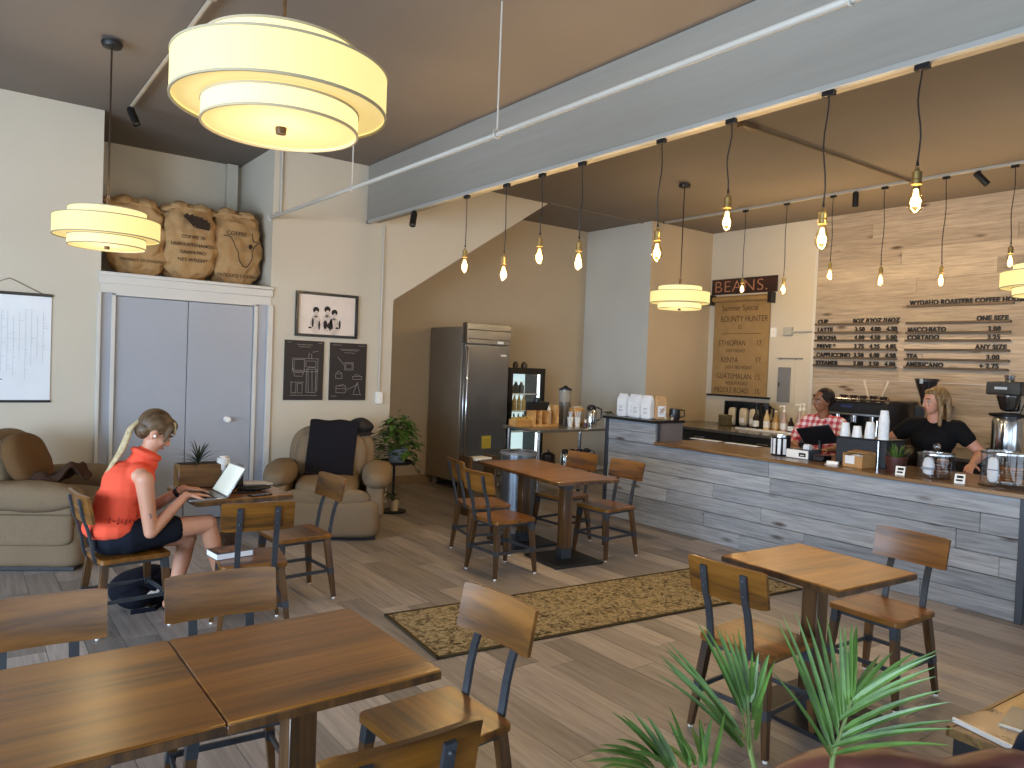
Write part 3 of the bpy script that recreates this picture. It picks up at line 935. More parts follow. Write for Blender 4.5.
# ---------------------------------------------------------------- rug
def rug():
    m, nt, b = new_mat('rug_weave')
    v = coords(nt)
    f = noise_tex(nt, v, 11.0, 2, .5, 2.4)
    f2 = noise_tex(nt, v, 26.0, 2, .5, 1.0)
    c = ramp(nt, [(.40, lin('3f382d')), (.455, lin('453d31')), (.475, lin('8e8169')), (.54, lin('a3967e')), (.56, lin('655945')), (.62, lin('7d7058'))], f)
    c = mixc(nt, .35, c, ramp(nt, [(.40, lin('4b412c')), (.52, lin('b7a880'))], f2))
    nt.links.new(c, b.inputs['Base Color'])
    b.inputs['Roughness'].default_value = .95; b.inputs['Specular IOR Level'].default_value = .1
    bump(nt, b, noise_tex(nt, v, 300, 1), .3, .004)
    t = thing('runner_rug', 'long olive runner rug with scrolling pattern on the plank floor', 'rug', (3.85, 3.80, 0), math.radians(-5.7))
    obj('weave', G().box(-1.58, 1.58, -.395, .395, .001, .011), m, t)
    g = G()
    for a in ((-1.6, 1.6, -.41, -.385), (-1.6, 1.6, .385, .41), (-1.6, -1.575, -.41, .41), (1.575, 1.6, -.41, .41)):
        g.box(*a, .001, .013, .003)
    obj('binding', g, fabric('rug_binding', '3c3424', '4c4330', 200), t)
rug()

# ---------------------------------------------------------------- armchairs
CHEN = fabric('beige_upholstery', '75644f', '8f7d67', 150, .95, .35)
CHEN2 = fabric('brown_upholstery', '5f472e', '76593a', 150, .95, .3)
DARKF = fabric('dark_throw', '17161b', '23222a', 220, .9, .3)
BROWNT = fabric('brown_throw', '37271e', '4a3428', 200, .95, .3)
PIPING = fabric('piping_cord', '5f5342', '77684f', 200)
def armchair(name, label, loc, rz):
    """faces +x"""
    t = thing(name, label, 'armchair', loc, rz, 'beige upholstered armchairs')
    obj('base', G().soft((0.02, 0, .20), .435, .50, .18, .10, .004, 5, 1), CHEN, t)
    obj('foot_rail', G().box(-.38, .40, -.46, .46, 0, .035, .004), BLACKP, t)
    s = obj('seat_cushion', G().soft((.06, 0, .44), .40, .30, .115, .28, .008, 4, 2), CHEN, t)
    fp = obj('front_panel', G().soft((.40, 0, .40), .055, .40, .09, .4, .004, 4, 5), CHEN, t)
    for sy in (-1, 1):
        a = obj('armrest', G().soft((.0, sy * .46, .565), .46, .145, .115, .38, .016, 4, 3 + sy, n=18), CHEN, t)
        obj('arm_panel', G().soft((-.02, sy * .445, .36), .42, .085, .16, .12, .004, 4, 6 + sy), CHEN, a)
        obj('piping', G().tube([(-.42, sy * .533, .44), (0, sy * .535, .44), (.40, sy * .533, .44)], .006, 6), PIPING, a)
    R = Matrix.Rotation(math.radians(-14), 4, 'Y')
    b = obj('backrest', G().soft((-.34, 0, .645), .15, .42, .37, .3, .012, 4, 9, M=R, n=18), CHEN, t)
    obj('back_cushion', G().soft((-.235, 0, .69), .10, .35, .29, .36, .010, 4, 10, M=R, n=16), CHEN, b)
    return t
A1 = armchair('armchair', 'beige armchair with a dark throw, below the two black posters', (2.95, 6.83, 0), math.radians(-117))
A2 = armchair('armchair', 'beige armchair seen from its side, with brown cushion, behind the chair of the woman', (.63, 7.03, 0), math.radians(-30))

def local(root_loc, rz, p):
    c, s = math.cos(rz), math.sin(rz)
    return (root_loc[0] + c * p[0] - s * p[1], root_loc[1] + s * p[0] + c * p[1], root_loc[2] + p[2])
# dark throw over the back of A1
rz1 = math.radians(-117)
t = thing('throw_blanket', 'dark charcoal throw hanging over the armchair back below the posters', 'throw', (2.95, 6.83, 0), rz1)
bm = bmesh.new()
prof = [(.02, .555), (-.06, .565), (-.10, .62), (-.14, .75), (-.185, .90), (-.225, 1.0), (-.27, 1.05), (-.36, 1.06), (-.44, 1.04), (-.50, .98), (-.53, .80), (-.52, .62)]
rows = []
for k in range(15):
    y = -.235 + .47 * k / 14
    rows.append([bm.verts.new((px + .006 * math.sin(y * 20 + pz * 9), y + .012 * math.sin(pz * 8), pz + .006 * math.sin(y * 26))) for px, pz in prof])
for a, b in zip(rows, rows[1:]):
    for i in range(len(prof) - 1):
        bm.faces.new((a[i], a[i + 1], b[i + 1], b[i]))
bmesh.ops.recalc_face_normals(bm, faces=list(bm.faces))
bmesh.ops.solidify(bm, geom=list(bm.faces), thickness=.012)
obj('cloth', bm, DARKF, t)
obj('hem', G().tube([(.025, -.23, .56), (.03, 0, .557), (.025, .23, .56)], .009, 6), DARKF, t)
t = thing('rolled_hat', 'round black bundle resting on the armchair back corner beside the plant', 'cap', local((2.95, 6.83, 0), rz1, (-.40, .27, .93)), rz1)
obj('crown_panel', G().soft((0, 0, .06), .12, .14, .10, .6, .008, 6, 4), paint('black_cloth', '17151a', .7, .1, 30), t)
obj('brim', G().soft((.06, .0, .0), .12, .14, .025, .6, .004, 6, 5), paint('black_cloth', '17151a', .7, .1, 30), t)
# cushions on A2
rz2 = math.radians(-30)
def on2(p): return local((.63, 7.03, 0), rz2, p)
t = tag(obj('throw_cushion', G().soft((0, 0, 0), .10, .26, .22, .42, .010, 5, 3, M=Matrix.Rotation(math.radians(-24), 4, 'Y')), CHEN2, loc=on2((-.10, -.14, .80)), rz=rz2), 'square brown cushion leaning in the armchair behind the woman', 'cushion')
t = tag(obj('brown_throw', G().soft((0, 0, 0), .24, .15, .045, .5, .03, 7, 8, n=20, fn=lambda q: Vector((q.x, q.y, q.z + .10 * math.exp(-((q.x - .13) / .08) ** 2) + .02 * math.sin(q.x * 30 + q.y * 22)))), BROWNT, loc=on2((.16, -.22, .66)), rz=rz2 + .1), 'dark brown throw crumpled over the armrest behind the woman', 'throw')

# ---------------------------------------------------------------- plant stand with pothos
LEAFM = paint('pothos_leaf', '3f5d22', .42, .25, 25)
LEAFP = paint('palm_leaf', '4f7030', .4, .2, 14)
LEAFD = paint('dark_leaf', '2c3a22', .5, .2, 20)
STEMM = paint('plant_stem', '5d6b34', .6, .1, 20)
def leaf(g, base, d, L, w, droop=.3, up=(0, 0, 1), n=5):
    """pointed leaf with a folded middle"""
    d = Vector(d).normalized(); u = Vector(up)
    side = d.cross(u)
    if side.length < .05: side = Vector((1, 0, 0))
    side.normalize(); nrm = side.cross(d).normalized()
    bm = bmesh.new(); rows = []
    for k in range(n + 1):
        f = k / n
        c = Vector(base) + d * (L * f) - Vector((0, 0, 1)) * (droop * L * f * f)
        ww = w * math.sin(PI * min(1, f * .92 + .06)) ** .8 * (1 - .25 * f)
        rows.append([bm.verts.new(c - side * ww / 2 + nrm * ww * .12), bm.verts.new(c), bm.verts.new(c + side * ww / 2 + nrm * ww * .12)])
    for a, b in zip(rows, rows[1:]):
        for i in range(2): bm.faces.new((a[i], a[i + 1], b[i + 1], b[i]))
    g.merge(bm)
def soil(g, c, r): return g.cyl(c, r, 0, .01, 18)
SOIL = paint('potting_soil', '2e241c', .95, .2, 60)
SX, SY = 3.94, 7.36
t = thing('plant_stand', 'thin black round pedestal table carrying a leafy green plant', 'plant stand', (SX, SY, 0))
obj('base_disc', G().lathe([(0, 0), (.15, 0), (.15, .018), (.03, .03), (0, .03)], n=28), BLACKM, t)
obj('pole', G().cyl((0, 0, 0), .014, .03, .55, 12), BLACKM, t)
obj('top_tray', G().lathe([(0, .545), (.20, .545), (.205, .575), (.195, .575), (.19, .558), (0, .558)], n=32), BLACKM, t)
t = thing('potted_pothos', 'bushy trailing green plant in a pale blue pot on the black stand', 'potted plant', (SX + .03, SY, .558))
p = obj('pot', G().lathe([(0, 0), (.085, 0), (.115, .14), (.12, .155), (.11, .155), (.105, .14), (0, .135)], n=28), paint('pale_blue_pot', '8e9aa6', .35, .04), t)
soil(G(), (0, 0, 0), .1)
obj('soil', G().cyl((0, 0, 0), .104, .135, .142, 20), SOIL, p)
g, gs = G(), G(); rr = random.Random(4)
for k in range(230):
    a = rr.uniform(0, 2 * PI); e = rr.uniform(-.5, 1.45); R = rr.uniform(.08, .24)
    c = Vector((R * math.cos(a) * math.cos(e * .8), R * math.sin(a) * math.cos(e * .8), .16 + .32 * max(-.35, math.sin(e)) * rr.uniform(.6, 1.1)))
    leaf(g, c, (math.cos(a), math.sin(a), rr.uniform(-.4, .7)), rr.uniform(.07, .12), rr.uniform(.06, .095), .35)
    if k % 5 == 0: gs.tube([(0, 0, .14), (c.x * .4, c.y * .4, c.z * .6 + .08), c], .003, 5)
for a, L in ((-.9, .20), (.1, .14), (2.4, .16)):
    pts = [(.1 * math.cos(a), .1 * math.sin(a), .16), (.2 * math.cos(a), .2 * math.sin(a), .12), (.23 * math.cos(a), .23 * math.sin(a), .12 - L)]
    gs.tube(pts, .003, 5)
    for f in (.3, .6, .9, 1.0):
        leaf(g, (pts[2][0], pts[2][1], .12 - L * f), (math.cos(a + f), math.sin(a + f), -.5), .07, .05, .3)
leaf(g, (0, 0, .56), (.3, -.3, .6), .07, .05, .3)
gs.tube([(0, 0, .2), (.0, 0, .56)], .003, 5)
obj('foliage', g, LEAFM, t, smooth=False); obj('stems', gs, STEMM, t)
t = thing('potted_seedling', 'small plant in a cream pot standing on the base of the black stand', 'potted plant', (SX - .03, SY - .09, .03))
obj('pot', G().lathe([(0, 0), (.04, 0), (.052, .12), (.05, .125), (.045, .115), (0, .11)], n=20), paint('cream_pot', 'b3a288', .6, .04), t)
g = G(); rr = random.Random(9)
for k in range(16):
    a = rr.uniform(0, 2 * PI)
    leaf(g, (-.03 + .03 * math.cos(a), .03 * math.sin(a), .12 + rr.uniform(0, .1)), (math.cos(a) - .4, math.sin(a), .4), .075, .05, .5)
obj('foliage', g, LEAFD, t, smooth=False)

# ---------------------------------------------------------------- things on and round the laptop table
WT = .75
ALU = paint('laptop_metal', '9da1a5', .35, .02, 10, .7)
t = thing('laptop', 'open silver laptop with lit screen in front of the woman in orange', 'laptop', (1.30, 5.07, WT + .002), math.radians(2))
k = obj('keyboard_base', G().box(-.115, .115, -.16, .16, 0, .014, .004), ALU, t)
g = G()
for i in range(5):
    for j in range(12):
        g.box(-.07 + i * .026, -.05 + i * .026, -.14 + j * .0235, -.12 + j * .0235, .014, .0155)
obj('key', g, BLACKP, k)
Ms = Matrix.Translation((.115, 0, .012)) @ Matrix.Rotation(math.radians(33), 4, 'Y')
sm = obj('screen_lid', G().box(0, .008, -.16, .16, 0, .225, .003, M=Ms), ALU, t)
obj('display', G().box(-.001, .0005, -.15, .15, .012, .213, M=Ms), emit('screen_glow', (.50, .72, .80), .42), sm)
g = G()
for i, w in enumerate((.2, .24, .12, .26, .2, .22)):
    g.box(-.0016, -.001, -.12, -.12 + w, .05 + i * .024, .056 + i * .024, M=Ms)
obj('display_lines', g, emit('screen_text', (.45, .60, .70), .4), sm)
t = thing('wooden_planter', 'brown wooden planter box with a spiky plant behind the laptop', 'planter', (1.385, 5.49, WT))
OAK = wood('planter_wood', '4d3216', '6b4a22', '84602f', .45, 'x', .1)
bx = obj('box', G().box(-.145, .145, -.075, .075, 0, .165, .006), OAK, t)
obj('soil', G().box(-.13, .13, -.06, .06, .16, .168), SOIL, bx)
g = G(); rr = random.Random(2)
for k in range(34):
    a = rr.uniform(0, 2 * PI); e = rr.uniform(.15, 1.4)
    leaf(g, (0, 0, .165), (math.cos(a) * math.cos(e), .6 * math.sin(a) * math.cos(e), math.sin(e)), rr.uniform(.15, .27), .016, .35)
obj('leaves', g, LEAFD, t, smooth=False)
t = thing('speaker_box', 'small black box standing upright behind the laptop screen', 'box', (1.60, 5.36, WT))
obj('body', G().box(-.05, .05, -.05, .05, 0, .16, .008), BLACKP, t)
obj('front_grille', G().box(-.04, .04, -.053, -.05, .02, .14), paint('grille_black', '26262a', .7), t)
t = thing('white_cup', 'white cup upside down on the black box behind the laptop', 'cup', (1.545, 5.45, WT))
obj('body', G().lathe([(0, 0), (.036, 0), (.036, .01), (.03, .12), (.042, .12), (.044, .20), (.03, .21), (0, .21)], n=20), WHITE, t)
obj('base_ring', G().lathe([(.02, .21), (.028, .21), (.028, .216), (.02, .216)], n=18), WHITE, t)
t = thing('sunglasses_case', 'flat black pouch lying on the table beside the laptop', 'pouch', (1.68, 5.17, WT))
obj('pouch_body', G().soft((0, 0, .022), .12, .06, .022, .5, .004, 6, 3), BLACKP, t)
obj('strap', G().tube([(-.12, -.02, .01), (-.17, -.06, .008), (-.1, -.09, .008), (.0, -.08, .008)], .005, 6), BLACKP, t)
t = thing('phone', 'black phone lying at the table edge before the empty chair', 'phone', (1.66, 4.985, WT), .3)
obj('body', G().box(-.075, .075, -.036, .036, 0, .009, .003), BLACKP, t)
obj('screen', G().box(-.07, .07, -.032, .032, .009, .0096), paint('phone_glass', '0b0c10', .08, 0), t)
t = thing('magazine', 'white papers lying flat beside the black pouch on the table', 'papers', (1.78, 5.42, WT), .2)
obj('pages', G().box(-.09, .09, -.065, .065, 0, .008), PAPER, t); obj('cover', G().box(-.091, .091, -.066, .066, .008, .0095), paint('cover_grey', 'b8b6b3', .4), t)
t = thing('thick_book', 'thick white paged book lying on the seat of the chair before the laptop', 'book', (1.375, 4.64, .457), math.radians(6))
obj('pages', G().box(-.115, .105, -.08, .08, .004, .036), PAPER, t)
g = G().box(-.118, .11, -.084, .084, .036, .040, .001); g.box(-.118, .11, -.084, .084, 0, .004, .001); g.box(.105, .11, -.084, .084, 0, .04, .001)
obj('cover', g, paint('book_cover', '5d5450', .35, .1, 12), t)
obj('cover_picture', G().box(-.09, .05, -.06, .05, .040, .0406), paint('cover_picture', '8c6a58', .4, .3, 20), t)
t = thing('backpack', 'dark navy backpack on the floor under the chair of the woman', 'bag', (1.02, 5.36, 0), .15)
NAVY = fabric('navy_nylon', '14161f', '1d2030', 240, .7, .2)
bd = obj('bag_body', G().soft((0, 0, .13), .22, .13, .13, .5, .02, 5, 6, n=18, fn=lambda q: Vector((q.x, q.y, q.z * (1 + .55 * (q.x + .05)) + .05 * max(0, q.x)))), NAVY, t)
obj('front_pocket', G().soft((-.07, -.10, .09), .12, .055, .075, .55, .008, 6, 7), NAVY, t)
obj('bag_emblem', G().tube([(-.02, -.152, .105), (.0, -.154, .125), (.03, -.154, .115), (.05, -.152, .13)], .008, 5, flat=(.02, .004)), WHITE, t)
obj('strap', G().tube([(.12, -.10, .03), (.02, -.17, .015), (-.12, -.15, .015)], 1, flat=(.03, .006)), NAVY, t)
t = thing('floor_bag', 'black bag lying on the floor under the laptop table', 'bag', (1.62, 4.98, 0), .2)
obj('bag_body', G().soft((0, 0, .13), .17, .10, .13, .5, .02, 5, 3), paint('black_bag', '1d1d20', .8, .1, 30), t)
obj('handle', G().tube([(-.09, 0, .24), (-.06, 0, .31), (.06, 0, .31), (.09, 0, .24)], .008, 6), BLACKP, t)
obj('lower_flap', G().box(-.15, .15, -.11, -.10, .03, .10, .004), paint('black_bag', '1d1d20', .8, .1, 30), t)

# ---------------------------------------------------------------- refrigerator
FX0, FX1, FY0, FY1 = 5.294, 6.045, 8.10, 8.95
w, d = FX1 - FX0, FY1 - FY0
t = thing('refrigerator', 'tall brushed steel upright refrigerator on casters against the tan wall', 'refrigerator', (FX0, FY0, 0))
SIDEM = paint('fridge_side', '948c7f', .45, .03, 4, .6)
FRM = paint('fridge_door_steel', '8b8b8c', .24, .03, 3, .75)
obj('cabinet', G().box(0, w, .05, d, .12, 2.17, .006), SIDEM, t)
dr = obj('door', G().box(.012, w - .012, 0, .05, .17, 1.945, .008), FRM, t)
obj('handle', G().tube([(.045, .0, 1.9), (.045, -.035, 1.88), (.045, -.035, .35), (.045, 0, .33)], .014, 10), CHROME, dr)
obj('badge', G().box(.60, .69, -.004, 0, 1.80, 1.825, .001), WHITE, dr)
h = obj('control_panel', G().box(0, w, -.01, .05, 1.955, 2.22, .004), FRM, t)
obj('grille_line', G().box(.05, w, -.0125, -.01, 2.13, 2.142), BLACKP, h); obj('grille_line', G().box(.05, w, -.0125, -.01, 2.012, 2.02), BLACKP, h)
obj('end_panel', G().box(-.004, .035, -.014, .0, 1.955, 2.225), BLACKP, h)
obj('thermometer', G().box(.53, .63, -.014, -.01, 1.965, 2.0, .002), WHITE, h)
obj('kick_plate', G().box(.02, w - .02, .02, .05, .10, .165), SIDEM, t)
for x in (.08, w - .08):
    for y in (.10, d - .10):
        c = obj('caster', G().lathe([(0, -.016), (.05, -.016), (.055, -.008), (.055, .008), (.05, .016), (0, .016)], n=18, M=Matrix.Translation((x, y, .055)) @ Matrix.Rotation(PI / 2, 4, 'Y')), paint('caster_grey', 'a09a92', .5), t)
        obj('caster_fork', G().box(x - .022, x + .022, y - .02, y + .02, .06, .12, .004), BRUSH, c)
t = thing('yellow_notice', 'yellow notice sheet stuck low on the steel refrigerator door', 'notice', (5.70, FY0 - .001, .56))
obj('sheet', G().box(-.07, .08, -.003, 0, 0, .17), paint('yellow_paper', 'c9b13e', .7, .04), t)
obj('printed_lines', (lambda g: [g.box(-.05, .06, -.0036, -.003, .03 + .03 * i, .036 + .03 * i) for i in range(4)] and g)(G()), paint('yellow_dark', '9a8428', .8, 0), t)

# ---------------------------------------------------------------- glass door drinks cooler
MX0, MX1, MY0, MY1, MZ = 6.33, 7.0, 8.48, 8.95, 1.655
w, d = MX1 - MX0, MY1 - MY0
t = thing('drinks_cooler', 'black drinks cooler with lit glass door beside the steel refrigerator', 'cooler', (MX0, MY0, 0))
g = G()
g.box(0, .04, .03, d, .02, MZ); g.box(w - .04, w, .03, d, .02, MZ); g.box(.04, w - .04, .03, d, MZ - .06, MZ); g.box(.04, w - .04, .03, d, .02, .14); g.box(.04, w - .04, d - .03, d, .14, MZ - .06)
obj('cabinet', g, BLACKP, t)
lin_ = obj('inner_liner', G().box(.04, w - .04, d - .035, d - .03, .14, MZ - .06), emit('cooler_liner_glow', (.62, .88, .92), .75), t)  # liner is no lamp: its emission stands in for light inside the cooler
obj('light_strip', G().box(w - .075, w - .05, .06, .09, .16, MZ - .09), emit('cooler_light', (.85, 1.0, 1.0), 2.2), t)
g = G()
g.box(0, w, 0, .03, .10, .18); g.box(0, w, 0, .03, MZ - .09, MZ); g.box(0, .075, 0, .03, .18, MZ - .09); g.box(w - .075, w, 0, .03, .18, MZ - .09)
dr = obj('door', g, BLACKP, t)
obj('pane', G().box(.075, w - .075, .012, .018, .18, MZ - .09), GLASS, dr)
obj('handle', G().tube([(.03, 0, 1.15), (.03, -.03, 1.13), (.03, -.03, .8), (.03, 0, .78)], .01, 8), BLACKP, dr)
SHZ = [.42, .72, 1.02, 1.27]
for z in SHZ[:-1] + [1.27]:
    g = G()
    g.box(.045, w - .08, .05, .06, z - .006, z + .012); g.box(.045, w - .08, d - .06, d - .05, z - .006, z + .006)
    for i in range(9): g.box(.06 + i * .055, .064 + i * .055, .06, d - .06, z - .002, z + .002)
    obj('shelf', g, WHITE, t)
def bottle_small(name, lab, x, y, z, h, r, m, capm, grp):
    b = thing(name, lab, 'bottle', (x, y, z), 0, grp)
    obj('body', G().lathe([(0, 0), (r, 0), (r, h * .62), (r * .45, h * .82), (r * .42, h * .94), (0, h * .94)], n=14), m, b)
    obj('cap', G().cyl((0, 0, 0), r * .5, h * .92, h, 12), capm, b)
    return b
JUICE = paint('juice_yellow', 'b9a24a', .3, .05); WATERB = paint('water_bottle', '4f98a0', .2, .05); 
b0 = None
for i in range(4):
    lab = 'yellow bottle on the upper cooler shelf, %s from the hinge frame' % ORD[i]
    if b0 is None: b0 = bottle_small('juice_bottle', lab, 0, 0, 0, .22, .033, JUICE, WHITE, 'yellow bottles in the cooler')
    o = b0 if i == 0 else dup(b0, (0, 0, 0), 0, lab)
    o.location = (MX0 + .11 + i * .085, MY0 + .11, 1.034)
b0 = None
for i in range(5):
    lab = 'blue green bottle on the lower cooler shelf, %s from the hinge frame' % ORD[i]
    if b0 is None: b0 = bottle_small('water_bottle', lab, 0, 0, 0, .25, .034, WATERB, WHITE, 'water bottles in the cooler')
    o = b0 if i == 0 else dup(b0, (0, 0, 0), 0, lab)
    o.location = (MX0 + .11 + i * .085, MY0 + .11, .734)
b0 = None
for i in range(3):
    lab = 'dark capped carton on the top cooler shelf, %s from the hinge frame' % ORD[i]
    if b0 is None: b0 = bottle_small('drink_carton', lab, 0, 0, 0, .17, .045, paint('carton_dark', '3c4a4c', .4, .1, 20), WHITE, 'cartons in the cooler')
    o = b0 if i == 0 else dup(b0, (0, 0, 0), 0, lab)
    o.location = (MX0 + .12 + i * .10, MY0 + .12, 1.283)
for i, (x, r) in enumerate(((.20, .04), (.36, .045))):
    t = thing('small_jar', 'small dark jar on top of the drinks cooler, %s' % ('nearer the refrigerator' if i == 0 else 'nearer the corner'), 'jar', (MX0 + x, MY0 + .12, MZ))
    obj('body', G().lathe([(0, 0), (r, 0), (r * 1.1, .03), (r, .06), (0, .06)], n=14), paint('jar_brown', '47382a', .4), t)
    obj('lid', G().lathe([(0, .06), (r * .8, .06), (r * .6, .085), (0, .09)], n=14), paint('jar_brown', '47382a', .4), t)
# ---------------------------------------------------------------- the counter
CX = 6.05
Y0, Y1, Y2 = 1.985, 5.43, 6.14
t = thing('plank_counter', 'long service counter clad in grey weathered boards', 'counter', (CX, 0, 0))
g = G(); rr = random.Random(21)
rows = 6; hh = .89 / rows
for k in range(rows):
    y = Y2 + rr.uniform(0, .6)
    while y > Y0:
        L = rr.uniform(1.1, 2.3); a, b = max(Y0, y - L), min(Y2, y)
        if b - a > .02:
            dx = rr.uniform(0, .006)
            g.box(dx, .03, a + .001, b - .001, k * hh + .002, (k + 1) * hh - .002, .004)
        y -= L
for k in range(2):
    g.box(.0, .03, Y1 + .001, Y2, .895 + k * .115, .895 + (k + 1) * .115 - .003, .002)
obj('plank_cladding', g, COUNTERM, t, smooth=False)
g = G().box(.03, .80, Y0, Y2, 0, .89); g.box(.03, .45, Y1, Y2, .89, 1.12)
obj('carcass', g, paint('counter_grey', '6f6c70', .6), t)
DARKTRIM = paint('slate_trim', '333a44', .45, .05)
obj('corner_post', G().box(-.01, .05, Y0 - .05, Y0, 0, .925, .003), DARKTRIM, t)
obj('corner_post', G().box(-.01, .04, Y2, Y2 + .05, 0, 1.12, .003), DARKTRIM, t)
obj('corner_post', G().box(.03, .07, Y1 - .012, Y1, .925, 1.12, .002), DARKTRIM, t)
t2 = tag(obj('counter_top', G().box(-.035, .86, Y0 - .06, Y1 - .013, .892, .925, .004), wood('counter_wood', '3b2616', '6a4a2c', '8a6a44', .3, 'y', .3), loc=(CX, 0, 0)), 'brown wooden worktop along the low part of the plank counter', 'worktop')
t2 = tag(obj('raised_counter_top', G().box(-.05, .46, Y1 - .02, Y2 + .06, 1.122, 1.152, .003), paint('black_top', '1b1a1c', .3, .05), loc=(CX, 0, 0)), 'black raised shelf top carrying the white coffee bags', 'worktop')
# back counter
BCX = 8.25
t = thing('back_counter', 'dark work counter along the wall behind the baristas', 'counter', (BCX, 0, 0))
obj('cabinet', G().box(.03, 1.31, .6, 7.57, 0, .88), paint('cabinet_black', '17171a', .5, .05), t)
obj('counter_slab', G().box(0, 1.325, .55, 7.58, .88, .92, .004), paint('grey_stone', '5a5856', .22, .12, 18), t)
for y in (1.6, 2.6, 3.6, 4.6, 5.6, 6.6):
    d = obj('cabinet_door', G().box(.012, .03, y - .48, y + .48, .08, .86, .003), paint('cabinet_black', '17171a', .5, .05), t)
    obj('handle', G().tube([(.012, y - .08, .80), (-.01, y - .07, .80), (-.01, y + .07, .80), (.012, y + .08, .80)], .006, 6), BRUSH, d)
TOP = .925
# bags on the raised top
LAB = paint('label_grey', '8d97a6', .8, 0)
BAGW = paint('white_bag', 'dfe4ea', .5, .03, 10)
BAGK = paint('kraft_bag', 'b9946a', .7, .05, 10)
def bag_meshes(nm, m, label):
    t = thing('coffee_bag', label, 'coffee bag', (0, 0, 0), 0, 'coffee bags on the raised counter')
    def fn(q):
        f = (q.z + .125) / .25
        if f > .75: q.x *= 1 - .7 * (f - .75) / .25
        return q
    obj('bag_body', G().soft((0, 0, .125), .042, .068, .125, .09, .003, 14, 3, n=8, fn=fn), m, t)
    obj('folded_top', G().box(-.014, .014, -.056, .056, .238, .262, .004), m, t)
    l = obj('front_label', G().box(-.0425, -.0405, -.048, .048, .03, .15), PAPER, t)
    g = G()
    for z, w in ((.115, .03), (.10, .022), (.075, .034), (.06, .026)): g.box(-.0432, -.0425, -w, w, z, z + .006)
    obj('label_lines', g, LAB, l)
    return t
bagl = [(6.04, 0, 0, 'white coffee bag at the end of the raised counter, next to the steel stand'),
        (5.905, .05, .10, 'white coffee bag standing second from the steel stand end of the row'),
        (5.81, .0, -.05, 'white coffee bag third in the row, pressed against its neighbour'),
        (5.655, -.01, .06, 'white coffee bag fourth in the row, beside the brown bag')]
bw = None
for k, (y, dx, a, lab) in enumerate(bagl):
    if bw is None: bw = bag_meshes('w', BAGW, lab)
    o = bw if k == 0 else dup(bw, (0, 0, 0), 0, lab)
    o.location = (6.17 + dx, y, 1.152); o.rotation_euler.z = a
o = bag_meshes('k', BAGK, 'brown paper coffee bag at the open end of the bag row'); o.location = (6.27, 5.57, 1.152); o.rotation_euler.z = 1.2
# black pitcher and small glasses
t = thing('black_pitcher', 'black pitcher with side handle behind the coffee bags', 'pitcher', (6.40, 5.47, 1.152))
obj('body', G().lathe([(0, 0), (.05, 0), (.062, .05), (.058, .12), (.05, .125), (.05, .11), (0, .1)], n=20), BLACKP, t)
obj('handle', G().tube([(.04, -.03, .115), (.075, -.07, .11), (.075, -.075, .05), (.045, -.04, .03)], .008, 8), BLACKP, t)
for i in range(2):
    t = thing('small_glass', 'small clear glass %s the black pitcher' % ('before' if i else 'just beside'), 'glass', (6.30 + .04 * i, 5.47 - .02 * i + (.0 if i else .04), 1.152))
    obj('body', G().lathe([(0, 0), (.022, 0), (.026, .07), (.024, .07), (.02, .004), (0, .004)], n=16), GLASS, t)
    obj('coffee_fill', G().cyl((0, 0, 0), .019, .005, .03, 14), paint('cream_fill', 'c9b18c', .5, 0), t)

# papers lying along the back edge of the worktop
for k, (y, L, lab) in enumerate(((5.34, .40, 'white paper strip at the back edge of the worktop near the raised shelf'), (4.85, .42, 'white paper strip at the back edge of the worktop near the striped jar'))):
    t = thing('paper_strip', lab, 'papers', (6.80, y, TOP), .0)
    obj('sheets', G().box(-.04, .04, -L / 2, L / 2, 0, .01), PAPER, t)
    obj('holder', G().box(-.05, .05, -L / 2 - .01, L / 2 + .01, 0, .004, .001), BLACKP, t)

# jar of beans with white labels
t = thing('bean_jar', 'round dark bean jar with white stripes on the wooden worktop', 'jar', (6.38, 4.12, TOP))
obj('body', G().lathe([(0, 0), (.085, 0), (.09, .01), (.09, .17), (.085, .18), (0, .18)], n=28), paint('bean_dark', '1f1b1c', .25, .2, 60), t)
obj('lid', G().lathe([(0, .18), (.092, .18), (.092, .20), (.06, .21), (0, .21)], n=28), CHROME, t)
g = G()
for a in (2.5, 3.0, 3.55, 4.1):
    g.box(.089, .092, -.014, .014, .015, .165, M=Matrix.Rotation(a, 4, 'Z'))
obj('white_stripe', g, PAPER, t)

# till: printer, display tablet
t = thing('receipt_printer', 'white fronted receipt printer with black window on the counter edge', 'printer', (6.30, 3.89, TOP))
obj('case', G().box(0, .20, -.115, .115, 0, .085, .006), paint('slate_plastic', '3e4a58', .4), t)
f = obj('front_panel', G().box(-.012, 0, -.112, .112, .004, .082, .003), WHITE, t)
obj('display_window', G().box(-.0135, -.012, -.09, -.02, .022, .058), BLACKP, f)
obj('display_digits', G().box(-.0142, -.0135, -.075, -.035, .032, .040), PAPER, f)
obj('paper_roll', G().lathe([(0, -.03), (.03, -.03), (.03, .03), (0, .03)], n=18, M=Matrix.Translation((.10, -.04, .105)) @ Matrix.Rotation(PI / 2, 4, 'X')), PAPER, t)
t = thing('order_tablet', 'black tilted order tablet in front of the plaid shirt', 'tablet', (6.52, 3.83, TOP))
M = Matrix.Translation((0, 0, .22)) @ Matrix.Rotation(math.radians(-12), 4, 'X') @ Matrix.Rotation(math.radians(-38), 4, 'Y')
sc_ = obj('tablet_body', G().box(-.012, 0, -.17, .17, -.11, .11, .005, M=M), BLACKP, t)
obj('screen', G().box(0, .002, -.155, .155, -.095, .095, M=M), paint('phone_glass', '0b0c10', .08, 0), sc_)
obj('stand_arm', G().tube([(.03, 0, .21), (.06, 0, .10), (.03, 0, .01)], .018, 10), BLACKP, t)
